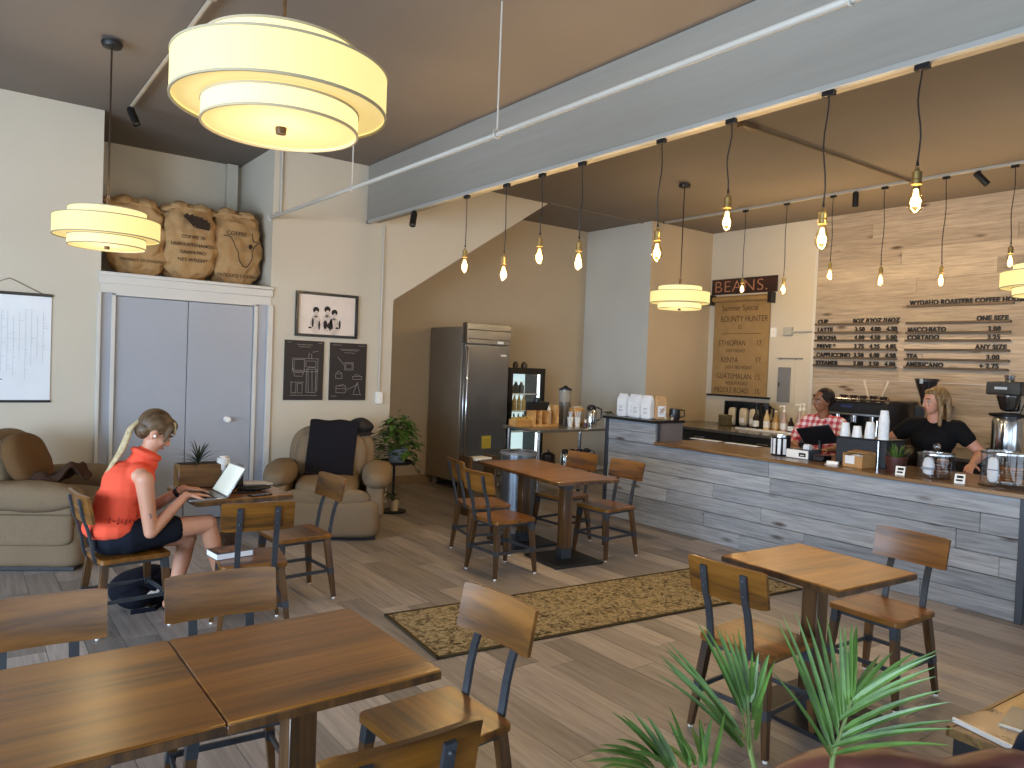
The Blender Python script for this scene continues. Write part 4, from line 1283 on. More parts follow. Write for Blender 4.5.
obj('stand_foot', G().box(-.06, .12, -.09, .09, 0, .015, .005), BLACKP, t)
t = thing('card_terminal', 'low dark card terminal under the tablet', 'card terminal', (6.34, 3.68, TOP))
obj('body', G().box(-.05, .09, -.055, .055, 0, .055, .008), BLACKP, t)
obj('top_strip', G().box(-.03, .07, -.045, .045, .055, .057), paint('mauve_strip', '6b4b4f', .4), t)
obj('key_panel', G().box(-.0515, -.05, -.04, .04, .012, .04), paint('grille_black', '26262a', .7), t)
t = thing('white_card', 'small white card lying before the black cup caddy', 'card', (6.20, 3.49, TOP), .2)
obj('card_sheet', G().box(-.04, .04, -.05, .05, 0, .004), WHITE, t); obj('card_stand', G().box(-.0, .04, -.05, .05, .004, .03, .002), WHITE, t)
# cup caddy and cups
t = thing('cup_caddy', 'dark box carrying four upturned stacks of white cups', 'caddy', (6.55, 3.34, TOP))
obj('front_panel', G().box(-.16, .16, -.23, .23, 0, .235, .006), paint('navy_box', '1a2029', .5, .05), t)
obj('top_board', G().box(-.165, .165, -.235, .235, .235, .245, .003), paint('navy_box', '1a2029', .5, .05), t)
obj('side_rod', G().tube([(-.19, -.17, 0), (-.19, -.17, .235)], .006, 8), CHROME, t)
CUPW = paint('cup_white', 'e6ebf0', .5, .01)
def cup_stack(lab, n):
    t = thing('paper_cup_stack', lab, 'cup stack', (0, 0, 0), 0, 'upturned white cup stacks')
    for i in range(n):
        z = i * .022
        g = G().lathe([(.043, z), (.045, z + .003), (.043, z + .006), (.031, z + .10), (.029, z + .10), (0, z + .098)], n=22)
        obj('cup', g, CUPW, t)
    return t
for y, x, n, lab in ((3.515, 6.44, 2, 'short white cup stack at the tablet end of the caddy'), (3.405, 6.44, 1, 'single lowest white cup stack, second from the tablet on the caddy'), (3.30, 6.46, 3, 'white cup stack next to the tallest one on the caddy'), (3.18, 6.46, 8, 'tallest white cup stack on the caddy')):
    o = cup_stack(lab, n); o.location = (x, y, TOP + .245)
t = thing('cardboard_box', 'open cardboard box with white label on the counter before the caddy', 'box', (6.27, 3.30, TOP), -.12)
g = G()
g.box(-.07, -.066, -.095, .095, 0, .10); g.box(.11, .114, -.095, .095, 0, .13); g.box(-.07, .114, -.095, -.091, 0, .12); g.box(-.07, .114, .091, .095, 0, .12); g.box(-.07, .114, -.095, .095, 0, .004)
obj('carton', g, CARD, t)
obj('label', G().box(-.0715, -.07, -.02, .07, .03, .10), PAPER, t)
obj('flap', G().box(.0, .114, -.09, .09, .125, .13, M=Matrix.Rotation(-.1, 4, 'Y')), CARD, t)
obj('contents', G().soft((.02, 0, .08), .06, .08, .03, .5, .01, 20, 4, n=6), PAPER, t)
t = thing('reddish_planter', 'dark red pot with a spiky plant on the counter beside the box', 'potted plant', (6.30, 2.985, TOP))
obj('pot', G().lathe([(0, 0), (.06, 0), (.085, .10), (.088, .13), (.078, .13), (.075, .11), (0, .105)], n=26), paint('maroon_pot', '4a2a25', .4, .08), t)
obj('soil', G().cyl((0, 0, 0), .074, .106, .112, 18), SOIL, t)
g = G(); rr = random.Random(8)
for k in range(18):
    a = rr.uniform(0, 2 * PI); e = rr.uniform(.8, 1.5)
    leaf(g, (.03 * math.cos(a), .03 * math.sin(a), .11), (math.cos(a) * math.cos(e), math.sin(a) * math.cos(e), math.sin(e)), rr.uniform(.09, .17), .018, .1)
obj('leaves', g, LEAFM, t, smooth=False)
# glass jars with lids
COOKIE = paint('cookie', 'a9743c', .8, .15, 30)
def glass_jar(lab, loc, r, h, knob):
    t = thing('cookie_jar', lab, 'jar', loc)
    obj('glass_body', G().lathe([(0, .004), (r * .92, 0), (r, .012), (r, h), (r - .004, h), (r - .004, .014), (0, .01)], n=32), GLASS, t)
    l = obj('lid', G().lathe([(0, h + .022), (r * .5, h + .02), (r * 1.03, h + .008), (r * 1.03, h), (0, h)], n=32), clear('jar_lid_glass', (.95, .93, .88), .25), t)
    obj('lid_band', G().lathe([(r * 1.0, h - .006), (r * 1.04, h - .006), (r * 1.04, h + .006), (r * 1.0, h + .006), (r * 1.0, h - .006)], n=32), CHROME, l)
    if knob: obj('knob', G().ball((0, 0, h + .055), .03), clear('jar_lid_glass2', (.9, .9, .9), .35), l)
    return t
j = glass_jar('glass jar of pastries with round glass knob on the counter', (6.30, 2.67, TOP), .135, .19, True)
t = thing('paper_bag_stack', 'white paper wrapped pastries inside the knobbed jar', 'pastry', (6.24, 2.70, TOP + .014))
obj('wrapper', G().soft((0, 0, .075), .035, .04, .075, .4, .006, 20, 2, n=8), PAPER, t); obj('band', G().box(-.037, .037, -.042, .042, .05, .07, .002), LAB, t)
for i, (dx, dy, z, m) in enumerate(((.05, -.02, 0, 0), (.045, -.015, .045, 1), (.05, -.03, .09, 0))):
    t = thing('muffin', 'round dark muffin in the knobbed jar, %s' % ('bottom of the pile', 'middle of the pile', 'top of the pile')[i], 'muffin', (6.30 + dx, 2.67 + dy, TOP + .012 + z))
    obj('cake', G().soft((0, 0, .022), .05, .055, .022, .6, .006, 20, i, n=8), paint('muffin_brown', '6b4536', .8, .15, 30), t)
    obj('icing', G().soft((0, 0, .04), .04, .045, .008, .6, .003, 20, i, n=6), paint('icing_pink', 'b99a90', .6, .1, 30), t)
glass_jar('wide glass cookie jar without knob near the counter post', (6.34, 2.20, TOP + .015), .155, .235, False)
t = thing('jar_stand', 'round dark wooden stand under the wide cookie jar', 'stand', (6.34, 2.20, TOP))
obj('disc', G().lathe([(0, 0), (.16, 0), (.165, .012), (.0, .013)], n=28), LEGW, t); obj('foot', G().cyl((0, 0, 0), .17, 0, .004, 24), BLACKP, t)
rr = random.Random(6)
for i in range(6):
    t = thing('cookie', 'flat golden cookie in the wide jar, %s from the bottom' % ORD[i], 'cookie', (6.36 + rr.uniform(-.02, .03), 2.17 + rr.uniform(-.02, .02), TOP + .032 + i * .019), rr.uniform(0, 3), 'cookies in the wide jar')
    obj('dough', G().soft((0, 0, .008), .09, .085, .008, .6, .003, 20, i, n=8), COOKIE, t)
    obj('chips', G().soft((.02, .01, .016), .02, .02, .003, .6, n=3), paint('choc', '3a2416', .6), t)
t = thing('paper_bag_stack', 'white paper wrapped item standing inside the wide cookie jar', 'pastry', (6.24, 2.24, TOP + .03))
obj('wrapper', G().soft((0, 0, .095), .022, .036, .095, .3, .004, 20, 5, n=8), PAPER, t); obj('band', G().box(-.024, .024, -.037, .037, .09, .10, .001), LAB, t)
for y, lab in ((2.865, 'small black and white price card beside the knobbed jar'), (2.42, 'small black and white price card between the two glass jars')):
    t = thing('price_card', lab, 'price card', (6.12, y, TOP), .25)
    Mt = Matrix.Rotation(.35, 4, 'Y')
    obj('card', G().box(-.003, .003, -.035, .035, 0, .075, M=Mt), WHITE, t)
    g = G().box(-.0045, -.003, -.024, .02, .042, .062, M=Mt); g.box(-.0045, -.003, -.02, .024, .018, .032, M=Mt)
    obj('marking', g, INK, t)
    obj('easel_foot', G().box(-.01, .05, -.015, .015, 0, .012, .003), WHITE, t)

# ---------------------------------------------------------------- things on the back counter
BT = .92
t = thing('bag_rack', 'black rack holding pale bags on the back counter under the paper menu', 'rack', (9.25, 6.55, BT))
g = G(); g.box(-.1, .1, -.30, .33, 0, .012); g.box(.08, .1, -.30, .33, 0, .36); g.box(-.1, .1, .31, .33, 0, .36); g.box(-.1, .1, -.30, -.28, 0, .36); g.box(-.1, .1, -.30, .33, .345, .365)
obj('rack_frame', g, BLACKP, t)
obj('divider', G().box(-.09, .09, .11, .125, 0, .3), BLACKP, t)
CREAM = paint('cream_bag', 'c9bda6', .6, .04, 10)
for i, (y, z, lab) in enumerate(((6.76, 0, 'tall pale bag in the black rack, next to the low tin'), (6.57, 0, 'pale bag in the middle of the black rack'), (6.40, 0, 'pale bag at the pump bottle end of the black rack'))):
    t = thing('retail_bag', lab, 'bag', (9.21, y, BT + .013), 0, 'pale bags in the black rack')
    obj('bag_body', G().soft((0, 0, .13), .05, .062, .13, .2, .003, 12, i, n=8), CREAM, t)
    obj('label', G().box(-.0525, -.05, -.035, .035, .05, .12), PAPER, t)
t = thing('tin_box', 'small olive brown tin standing before the black rack', 'tin', (9.05, 6.78, BT))
obj('body', G().box(-.05, .05, -.085, .085, 0, .16, .006), paint('olive_tin', '5c5138', .4, .08), t); obj('lid', G().box(-.052, .052, -.087, .087, .14, .165, .005), paint('olive_tin2', '6f6448', .4, .08), t)
t = thing('white_tray', 'long white tray under the syrup bottles', 'tray', (8.86, 5.95, BT))
obj('tray_base', G().box(-.12, .12, -.50, .42, 0, .012, .004), WHITE, t)
obj('tray_rim', G().box(-.125, -.115, -.50, .42, 0, .03, .003), WHITE, t)
def pump_bottle(lab, x, y, m, h=.27, r=.042, lm=None, pump=True, capm=None):
    t = thing('syrup_bottle', lab, 'bottle', (x, y, BT + .0125), 0, 'syrup bottles on the back counter')
    obj('bottle_body', G().lathe([(0, 0), (r, 0), (r, h * .58), (r * .36, h * .86), (r * .34, h), (0, h)], n=18), m, t)
    obj('label', G().lathe([(r + .001, h * .16), (r + .0015, h * .16), (r + .0015, h * .46), (r + .001, h * .46), (r + .001, h * .16)], n=18), lm or PAPER, t)
    if pump:
        p = obj('pump', G().lathe([(0, h), (r * .45, h), (r * .45, h + .03), (.006, h + .035), (.006, h + .07), (.014, h + .072), (.014, h + .09), (0, h + .09)], n=14), capm or BLACKP, t)
        obj('spout', G().tube([(0, 0, h + .082), (-.03, .03, h + .082), (-.045, .045, h + .068)], .006, 6), capm or BLACKP, p)
    else:
        obj('cap', G().cyl((0, 0, 0), r * .42, h * .97, h * 1.04, 12), capm or WHITE, t)
    return t
SYC = paint('syrup_cream', 'cbb286', .3, .05); SYA = paint('syrup_amber', 'a8824e', .25, .05); SYP = paint('syrup_rose', 'b9a09a', .25, .05); SYD = paint('syrup_dark', '241712', .2, .05)
pump_bottle('dark syrup bottle with black pump at the rack end of the tray', 8.85, 6.12, SYD, .27)
pump_bottle('cream syrup bottle with black pump beside the dark one', 8.85, 5.95, SYC, .28)
pump_bottle('amber syrup bottle third on the tray', 8.85, 5.81, SYA, .27, lm=SYC, pump=False)
pump_bottle('rose syrup bottle with white pump fourth on the tray', 8.85, 5.69, SYP, .27, capm=WHITE)
pump_bottle('dark bottle with cream oval label fifth on the tray', 8.85, 5.58, SYD, .20, pump=False, capm=BLACKP)
pump_bottle('pale syrup bottle sixth on the tray', 8.92, 5.50, SYP, .30, capm=WHITE)
t = pump_bottle('tall pale bottle at the end next to the plaid shirt', 8.78, 5.36, SYC, .33, capm=WHITE); t.location.z = BT
t = thing('dark_grinder', 'dark grinder with handle between the rack and the pump bottles', 'grinder', (9.15, 6.17, BT))
obj('body', G().lathe([(0, 0), (.06, 0), (.05, .2), (.07, .25), (.075, .34), (0, .36)], n=20), BLACKP, t)
obj('handle', G().tube([(0, -.06, .32), (0, -.12, .30), (0, -.12, .14), (0, -.05, .1)], .014, 8), BLACKP, t)
# espresso machine
t = thing('espresso_machine', 'large black espresso machine on the back counter behind the cups', 'espresso machine', (8.55, 4.47, BT))
EB = paint('machine_black', '1b1c1f', .3, .06, 8)
obj('body', G().box(-.05, .5, -.37, .37, .09, .50, .02), EB, t)
obj('drip_base', G().box(-.26, .45, -.36, .36, .03, .11, .01), EB, t)
obj('front_hood', G().box(-.2, .02, -.36, .36, .34, .50, .015), EB, t)
for y in (-.42, .36): obj('side_panel', G().box(-.27, .5, y, y + .06, .02, .53, .02), EB, t)
obj('cup_rail', G().tube([(-.19, -.36, .53), (-.19, .36, .53)], .011, 8), CHROME, t)
obj('chrome_band', G().box(-.206, -.2, -.355, .355, .345, .365), CHROME, t)
obj('front_tray', G().box(-.262, -.255, -.35, .35, .04, .10), CHROME, t)
obj('badge', G().box(-.205, -.2, .02, .16, .43, .46), paint('badge_blue', '2b3566', .4), t)
for y in (-.2, .02, .22):
    gh = obj('group_head', G().cyl((-.14, y, 0), .04, .25, .34, 18), CHROME, t)
    obj('portafilter', G().tube([(-.14, y, .25), (-.22, y, .24), (-.34, y, .22)], [.034, .016, .016], 10), BLACKP, gh)
for y in (-.30, .32): obj('steam_wand', G().tube([(-.18, y, .34), (-.24, y, .30), (-.25, y, .12)], .007, 8), CHROME, t)
for y in (-.33, .33): obj('foot', G().cyl((-.2, y, 0), .025, 0, .03, 12), CHROME, t)
MUG = paint('brown_mug', '3d2b25', .35, .1)
mugp = None
for i in range(5):
    lab = 'dark cup on top of the espresso machine, %s from the plaid shirt' % ORD[i]
    if mugp is None:
        mugp = thing('espresso_cup', lab, 'cup', (0, 0, 0), 0, 'cups on the espresso machine')
        obj('body', G().lathe([(0, 0), (.03, 0), (.045, .07), (.042, .07), (.028, .006), (0, .006)], n=18), MUG, mugp)
        obj('handle', G().tube([(0, -.042, .058), (0, -.062, .05), (0, -.058, .025), (0, -.034, .018)], .005, 6), MUG, mugp)
    o = mugp if i == 0 else dup(mugp, (0, 0, 0), 0, lab)
    o.location = (8.55 + .08, 4.47 + .28 - i * .12, BT + .50)
for i, (y, a) in enumerate(((4.45, .35), (4.33, -.45))):
    t = thing('bamboo_paddle', 'pale wooden paddle standing up on the machine, leaning %s' % ('towards the plaid shirt' if i == 0 else 'towards the black shirt'), 'paddle', (8.66, y, BT + .50), a * .2)
    Mx = Matrix.Rotation(-a * .8, 4, 'X')
    obj('handle', G().tube([Mx @ Vector((0, 0, .0)), Mx @ Vector((0, 0, .16))], .009, 8), CREAM, t)
    obj('blade', G().box(-.004, .004, -.012, .012, .14, .27, .003, M=Mx), CREAM, t)
# small grinder hopper behind the woman in black
t = thing('grinder_hopper', 'black coffee grinder with wide hopper rising behind the woman in black', 'grinder', (8.85, 3.90, BT))
obj('body', G().box(-.1, .1, -.08, .08, 0, .50, .02), EB, t)
obj('hopper', G().lathe([(.045, .50), (.05, .56), (.115, .76), (.115, .785), (.108, .785), (.04, .55)], n=24), paint('smoked_plastic', '221d1c', .15, .05), t)
obj('hopper_lid', G().lathe([(0, .80), (.12, .80), (.125, .785), (.125, .775), (0, .775)], n=24), BLACKP, t)
obj('lid_clip', G().box(-.13, -.11, -.02, .02, .74, .80, .003), CHROME, t)
t = thing('spice_jars', 'small rack of pale jars on the wall behind the woman in black', 'rack', (9.5, 4.02, 1.40))
obj('shelf_board', G().box(-.06, .08, -.14, .14, -.012, 0, .002), LEGW, t)
for y in (-.09, 0, .09): obj('jar', G().lathe([(0, 0), (.03, 0), (.03, .08), (.02, .095), (0, .1)], n=14, M=Matrix.Translation((0, y, 0))), CREAM, t)
obj('rail', G().box(-.06, -.05, -.14, .14, .03, .04), BLACKP, t)
# batch brewer
t = thing('batch_brewer', 'tall black and chrome coffee brewer beside the counter end', 'coffee brewer', (8.45, 2.93, BT))
obj('base', G().box(-.15, .17, -.16, .16, 0, .05, .01), BLACKP, t)
obj('column', G().box(.08, .16, -.08, .08, .05, .72, .006), CHROME, t)
obj('server', G().lathe([(0, .05), (.13, .05), (.135, .07), (.135, .40), (.12, .44), (0, .44)], n=30), CHROME, t)
obj('server_lid', G().lathe([(.11, .44), (.16, .45), (.165, .475), (.12, .485), (0, .485)], n=30), BLACKP, t)
obj('brew_funnel', G().lathe([(.03, .50), (.07, .52), (.105, .64), (.105, .66), (0, .66)], n=26), paint('smoked_steel', '55504c', .2, .05, 10, .8), t)
hd = obj('brewer_head', G().box(-.17, .17, -.16, .15, .665, .80, .012), EB, t)
obj('indicator', G().box(-.174, -.17, -.04, .07, .72, .745), paint('indicator_light', 'b9c4cc', .3), hd)
obj('top_cup', G().lathe([(0, .80), (.04, .80), (.05, .86), (.04, .865), (0, .865)], n=18), CHROME, hd)
obj('tap', G().tube([(-.13, .1, .12), (-.18, .1, .12), (-.18, .1, .09)], .012, 8), BLACKP, t)
obj('side_rod', G().tube([(-.06, -.13, .485), (.02, -.18, .70)], .01, 8), CHROME, t)

# ---------------------------------------------------------------- signs on the far wall
XF = XB + .02
t = thing('beans_sign', 'dark wooden sign reading BEANS. in tan outline letters', 'sign', (XF, 6.97, 2.92))
obj('board', G().box(-.025, 0, -.585, .585, 0, .24, .003), wood('sign_wood', '1c0f0a', '2c1812', '3c2218', .5, 'y', .1), t)
text('lettering', 'BEANS.', .25, paint('sign_letter', 'b27d60', .6, .04, 20), t, (-.027, .54, .035), PI / 2, -PI / 2, 'LEFT', .001, 1.16, 1.08, -.004)
t = thing('paper_menu', 'hanging brown paper roll menu with handwritten bean list', 'menu', (XF, 6.97, 1.33))
obj('paper_sheet', G().box(-.035, -.031, -.50, .50, .02, 1.50), KRAFT, t)
obj('roll', G().lathe([(0, -.50), (.045, -.50), (.045, .50), (0, .50)], n=20, M=Matrix.Translation((-.07, 0, 1.51)) @ Matrix.Rotation(PI / 2, 4, 'X')), KRAFT, t)
for y in (-.56, .50): obj('roll_bracket', G().box(-.13, -.003, y, y + .06, 1.42, 1.58, .004), BLACKP, t)
obj('bottom_bar', G().box(-.05, -.02, -.56, .58, 0, .03, .003), BLACKP, t)
HAND = paint('marker_ink', '4a3420', .9, 0)
for s, sz, z, y in (('Summer Special', .125, 1.33, .36), ('BOUNTY HUNTER', .125, 1.16, .38), ('15.', .09, 1.05, .06), ('ETHIOPIAN  17.', .12, .79, .40), ('LIGHT ROAST', .07, .69, .26), ('KENYA   17.', .12, .53, .34), ('LIGHT MED ROAST', .07, .435, .26), ('GUATEMALAN  15.', .12, .28, .42), ('MEDIUM ROAST', .07, .19, .24), ('MIDDLE ROAD  15.', .115, .065, .44)):
    a, _, b = s.partition('  ')
    text('handwriting', a, sz, HAND, t, (-.0365, y, z), PI / 2, -PI / 2, 'LEFT', .0006, .82)
    if b: text('handwritten_price', b.strip(), sz, HAND, t, (-.0365, -.40, z), PI / 2, -PI / 2, 'RIGHT', .0006, .82)
obj('divider_line', G().box(-.0368, -.035, -.36, .36, .97, .978), HAND, t)
t = thing('electric_panel', 'grey metal electric panel on the white wall beside the paper menu', 'panel', (XF, 6.20, 1.31))
obj('cover', G().box(-.035, 0, -.10, .10, 0, .50, .005), paint('panel_grey', '77787b', .45, .02), t)
obj('latch', G().box(-.042, -.035, .06, .08, .22, .28, .002), BLACKP, t)
obj('surround', G().box(-.012, 0, -.17, .17, -.03, .58, .003), WALL, t)
t = thing('wall_hooks', 'small grey rail with hooks above the electric panel', 'hook rail', (XF, 6.15, 1.93))
obj('rail', G().box(-.02, 0, -.22, .18, 0, .02, .002), paint('panel_grey', '77787b', .45, .02), t)
obj('hook', G().tube([(-.02, .1, .01), (-.05, .1, -.01), (-.06, .1, .01)], .005, 6), paint('panel_grey', '77787b', .45, .02), t)
obj('hook', G().tube([(-.02, -.14, .01), (-.05, -.14, -.01), (-.06, -.14, .01)], .005, 6), paint('panel_grey', '77787b', .45, .02), t)
t = thing('outlet_box', 'grey surface outlet box feeding a thin conduit to the plank wall', 'outlet', (XF, 6.17, 2.27))
obj('box', G().box(-.05, 0, -.07, .07, 0, .12, .005), paint('outlet_grey', 'a8a69e', .45), t)
obj('conduit', G().tube([(-.025, -.07, .055), (-.025, -.46, .05)], .011, 8), paint('outlet_grey', 'a8a69e', .45), t)
t = thing('wall_plate', 'blank white wall plate beside the outlet box', 'wall plate', (XF, 6.42, 2.25))
obj('plate', G().box(-.012, 0, -.05, .05, 0, .14, .004), WHITE, t); obj('screw', G().ball((-.012, 0, .07), .006, u=8, v=6), BRUSH, t)

# ---------------------------------------------------------------- menu rails on the plank wall
RAILM = wood('rail_wood', '33281c', '4a3a28', '5e4b36', .6, 'y', .05)
XP = XB - .012
def rail(ya, yb, z, items, lab, size=.08):
    t = thing('menu_rail', lab, 'menu rail', (XP, 0, z), 0, 'letter rails of the plank wall menu')
    obj('ledge', G().box(-.035, .004, yb, ya, -.022, 0, .002), RAILM, t)
    obj('lip', G().box(-.038, -.033, yb, ya, -.022, .006, .001), RAILM, t)
    for s, y, al in items:
        text('letters', s, size, INK, t, (-.012, y, .004), PI / 2, -PI / 2, al, .006, .88, 1.12, .0035)
ya, yb = 5.735, 4.60
cols = (5.08, 4.87, 4.66)
def row(z, name, prices, lab): rail(ya, yb, z, [(name, 5.70, 'LEFT')] + [(p, c + .02, 'CENTER') for p, c in zip(prices, cols)], lab)
row(2.425, 'CUP', ('8OZ /', '12OZ /', '16OZ'), 'menu rail with cup sizes 8OZ 12OZ 16OZ, top of its column')
row(2.312, 'LATTE', ('3.50', '4.00', '4.50'), 'menu rail reading LATTE with three prices')
row(2.203, 'MOCHA', ('4.00', '4.50', '5.00'), 'menu rail reading MOCHA with three prices')
row(2.085, 'BREVE *', ('3.75', '4.25', '4.85'), 'menu rail reading BREVE with three prices')
row(1.968, 'CAPPUCCINO', ('3.50', '4.00', '4.50'), 'menu rail reading CAPPUCCINO with three prices')
row(1.858, 'STEAMER', ('3.00', '3.50', '4.00'), 'menu rail reading STEAMER with three prices')
ya, yb = 4.50, 3.335
rail(4.50, 3.32, 2.632, [('WYDAHO ROASTERS COFFEE HOUSE', 4.47, 'LEFT')], 'menu title rail reading WYDAHO ROASTERS COFFEE HOUSE', .078)
def row2(z, name, p, lab): rail(ya, yb, z, ([(name, 4.48, 'LEFT')] if name else []) + [(p, 3.37, 'RIGHT')], lab)
row2(2.42, '', 'ONE SIZE', 'menu rail reading ONE SIZE')
row2(2.297, 'MACCHIATO', '3.00   ', 'menu rail reading MACCHIATO 3.00')
row2(2.20, 'CORTADO', '3.25   ', 'menu rail reading CORTADO 3.25')
row2(2.085, '', 'ANY SIZE', 'menu rail reading ANY SIZE')
row2(1.966, 'TEA', '3.00   ', 'menu rail reading TEA 3.00')
row2(1.862, 'AMERICANO', '+ 2.75   ', 'menu rail reading AMERICANO + 2.75')

# ---------------------------------------------------------------- steel stand by the cooler
SX0, SX1, SY0, SY1, SZ = 5.56, 6.90, 6.82, 7.55, .93
t = thing('steel_stand', 'stainless steel work table with lower shelf beside the counter end', 'work table', (0, 0, 0))
obj('work_top', G().box(SX0, SX1, SY0, SY1, SZ - .035, SZ, .006), BRUSH, t)
obj('lower_shelf', G().box(SX0 + .04, SX1 - .04, SY0 + .04, SY1 - .04, .375, .40, .004), BRUSH, t)
for x in (SX0 + .06, SX1 - .06):
    for y in (SY0 + .06, SY1 - .06):
        l = obj('leg', G().cyl((x, y, 0), .021, .02, SZ - .03, 14), CHROME, t)
        obj('foot', G().cyl((x, y, 0), .026, 0, .03, 12), BLACKP, l)
t = thing('bamboo_tray', 'low yellow bamboo box of packets at the cooler end of the steel table', 'box', (5.68, 7.30, SZ))
obj('bin', G().box(-.15, .14, -.08, .08, 0, .09, .004), BAMB, t)
g = G(); rr = random.Random(3)
for i in range(9): g.box(-.13 + i * .03, -.11 + i * .03, -.06, .06, .05, .11 + rr.uniform(-.01, .02), .002)
obj('packet', g, paint('packet_yellow', 'd0a858', .7, .1, 20), t)
t = thing('bamboo_organizer', 'tall bamboo organizer with open dividers on the steel table', 'organizer', (5.98, 7.26, SZ))
obj('base_board', G().box(-.20, .19, -.09, .09, 0, .03, .003), BAMB, t)
for x, h in ((-.20, .20), (-.10, .20), (.02, .20), (.175, .27)): obj('divider', G().box(x, x + .018, -.09, .09, .03, h, .003), BAMB, t)
obj('back_board', G().box(-.20, .19, .075, .09, .03, .19), BAMB, t)
t = thing('honey_bottle', 'pale squeeze bottle inside the bamboo organizer', 'bottle', (6.06, 7.24, SZ + .031))
obj('body', G().lathe([(0, 0), (.032, 0), (.034, .15), (.02, .18), (0, .18)], n=16), CREAM, t); obj('nozzle', G().lathe([(.02, .18), (.018, .19), (.006, .23), (0, .23)], n=12), WHITE, t)
t = thing('lid_caddy', 'dark caddy of cup lids behind the bamboo organizer', 'caddy', (6.02, 7.44, SZ))
obj('frame', G().box(-.14, .16, -.06, .06, 0, .30, .004), BLACKP, t)
obj('lid_stack', G().lathe([(0, .30), (.045, .30), (.045, .34), (.03, .35), (0, .35)], n=18), BLACKP, t)
t = thing('bean_grinder', 'tall grey bean canister with black lid against the tan wall', 'canister', (6.50, 7.44, SZ))
obj('base', G().lathe([(0, 0), (.085, 0), (.08, .30), (0, .30)], n=22), paint('canister_grey', '6d675e', .3, .05), t)
obj('canister', G().lathe([(.07, .30), (.085, .34), (.085, .46), (0, .46)], n=22), paint('canister_clear', 'a39c90', .2, .05), t)
obj('lid', G().lathe([(0, .52), (.02, .51), (.05, .49), (.09, .475), (.09, .455), (0, .455)], n=22), BLACKP, t)
for i, (x, y, lab) in enumerate(((6.36, 7.16, 'white cup of wrapped straws on the steel table, nearer the organizer'), (6.45, 7.12, 'white cup of wrapped straws on the steel table, nearer the wooden box'))):
    t = thing('straw_cup', lab, 'cup', (x, y, SZ))
    obj('cup_body', G().lathe([(0, 0), (.03, 0), (.043, .12), (.04, .12), (.028, .004), (0, .004)], n=18), WHITE, t)
    g = G(); rr = random.Random(i)
    for k in range(7): g.tube([(0, 0, .01), (rr.uniform(-.035, .035), rr.uniform(-.035, .035), .19)], .005, 6)
    obj('straw', g, PAPER, t)
t = thing('purple_bottle', 'tiny purple capped bottle at the front of the steel table', 'bottle', (6.46, 6.98, SZ))
obj('body', G().cyl((0, 0, 0), .022, 0, .06, 14), paint('purple_label', '4c3340', .4), t); obj('cap', G().cyl((0, 0, 0), .014, .06, .10, 12), WHITE, t)
t = thing('wooden_dispenser', 'light wooden napkin dispenser beside the chrome airpot', 'dispenser', (6.52, 7.22, SZ))
obj('case', G().box(-.085, .085, -.06, .06, 0, .235, .006), BAMB, t); obj('napkins', G().box(-.06, .06, -.066, -.06, .05, .19), CREAM, t); obj('top_napkins', G().box(-.05, .06, -.04, .04, .235, .255, .004), CREAM, t)
def airpot(lab, x, y, z, s=1.0):
    t = thing('airpot', lab, 'airpot', (x, y, z), 0, 'chrome airpots')
    obj('body', G().lathe([(0, 0), (.075 * s, 0), (.078 * s, .02 * s), (.078 * s, .2 * s), (.06 * s, .235 * s), (0, .235 * s)], n=24), CHROME, t)
    l = obj('lid', G().lathe([(.062 * s, .23 * s), (.066 * s, .25 * s), (.06 * s, .28 * s), (.03 * s, .30 * s), (0, .30 * s)], n=20), BLACKP, t)
    obj('spout', G().tube([(-.04 * s, -.02 * s, .26 * s), (-.09 * s, -.05 * s, .255 * s), (-.1 * s, -.055 * s, .235 * s)], .014 * s, 8), BLACKP, l)
    obj('handle', G().tube([(.05 * s, -.05 * s, .27 * s), (.1 * s, -.09 * s, .24 * s), (.105 * s, -.09 * s, .12 * s), (.06 * s, -.05 * s, .08 * s)], .011 * s, 8), BLACKP, t)
    return t
airpot('chrome airpot with black lid standing on the steel table top', 6.63, 7.06, SZ, .95)
for i, (x, lab) in enumerate(((6.33, 'chrome airpot on the lower shelf, closest to the dark urn'), (6.455, 'chrome airpot on the lower shelf, second from the dark urn'), (6.58, 'chrome airpot on the lower shelf, third from the dark urn'), (6.705, 'chrome airpot on the lower shelf, next to the table leg'))):
    airpot(lab, x, 7.20, .401, .76)
t = thing('dark_urn', 'dark round urn on the lower shelf of the steel table', 'urn', (6.06, 7.22, .401))
obj('body', G().lathe([(0, 0), (.07, 0), (.095, .06), (.09, .17), (.05, .20), (0, .205)], n=22), paint('urn_brown', '2a211d', .3, .1), t); obj('knob', G().ball((0, 0, .215), .015), CHROME, t)
t = thing('white_flower_pot', 'white pot with dark green herb at the counter end of the steel table', 'potted plant', (6.82, 6.93, SZ))
obj('pot', G().lathe([(0, 0), (.05, 0), (.062, .15), (.064, .16), (.056, .16), (.054, .14), (0, .135)], n=22), paint('pot_white', 'd2cdc2', .4, .02), t)
g = G(); rr = random.Random(12)
for k in range(40):
    a = rr.uniform(0, 2 * PI); e = rr.uniform(-.1, 1.3); r = rr.uniform(0, .06)
    leaf(g, (r * math.cos(a), r * math.sin(a), .15 + .04 * math.sin(e)), (math.cos(a), math.sin(a), math.sin(e)), .05, .03, .4)
obj('foliage', g, LEAFD, t, smooth=False)
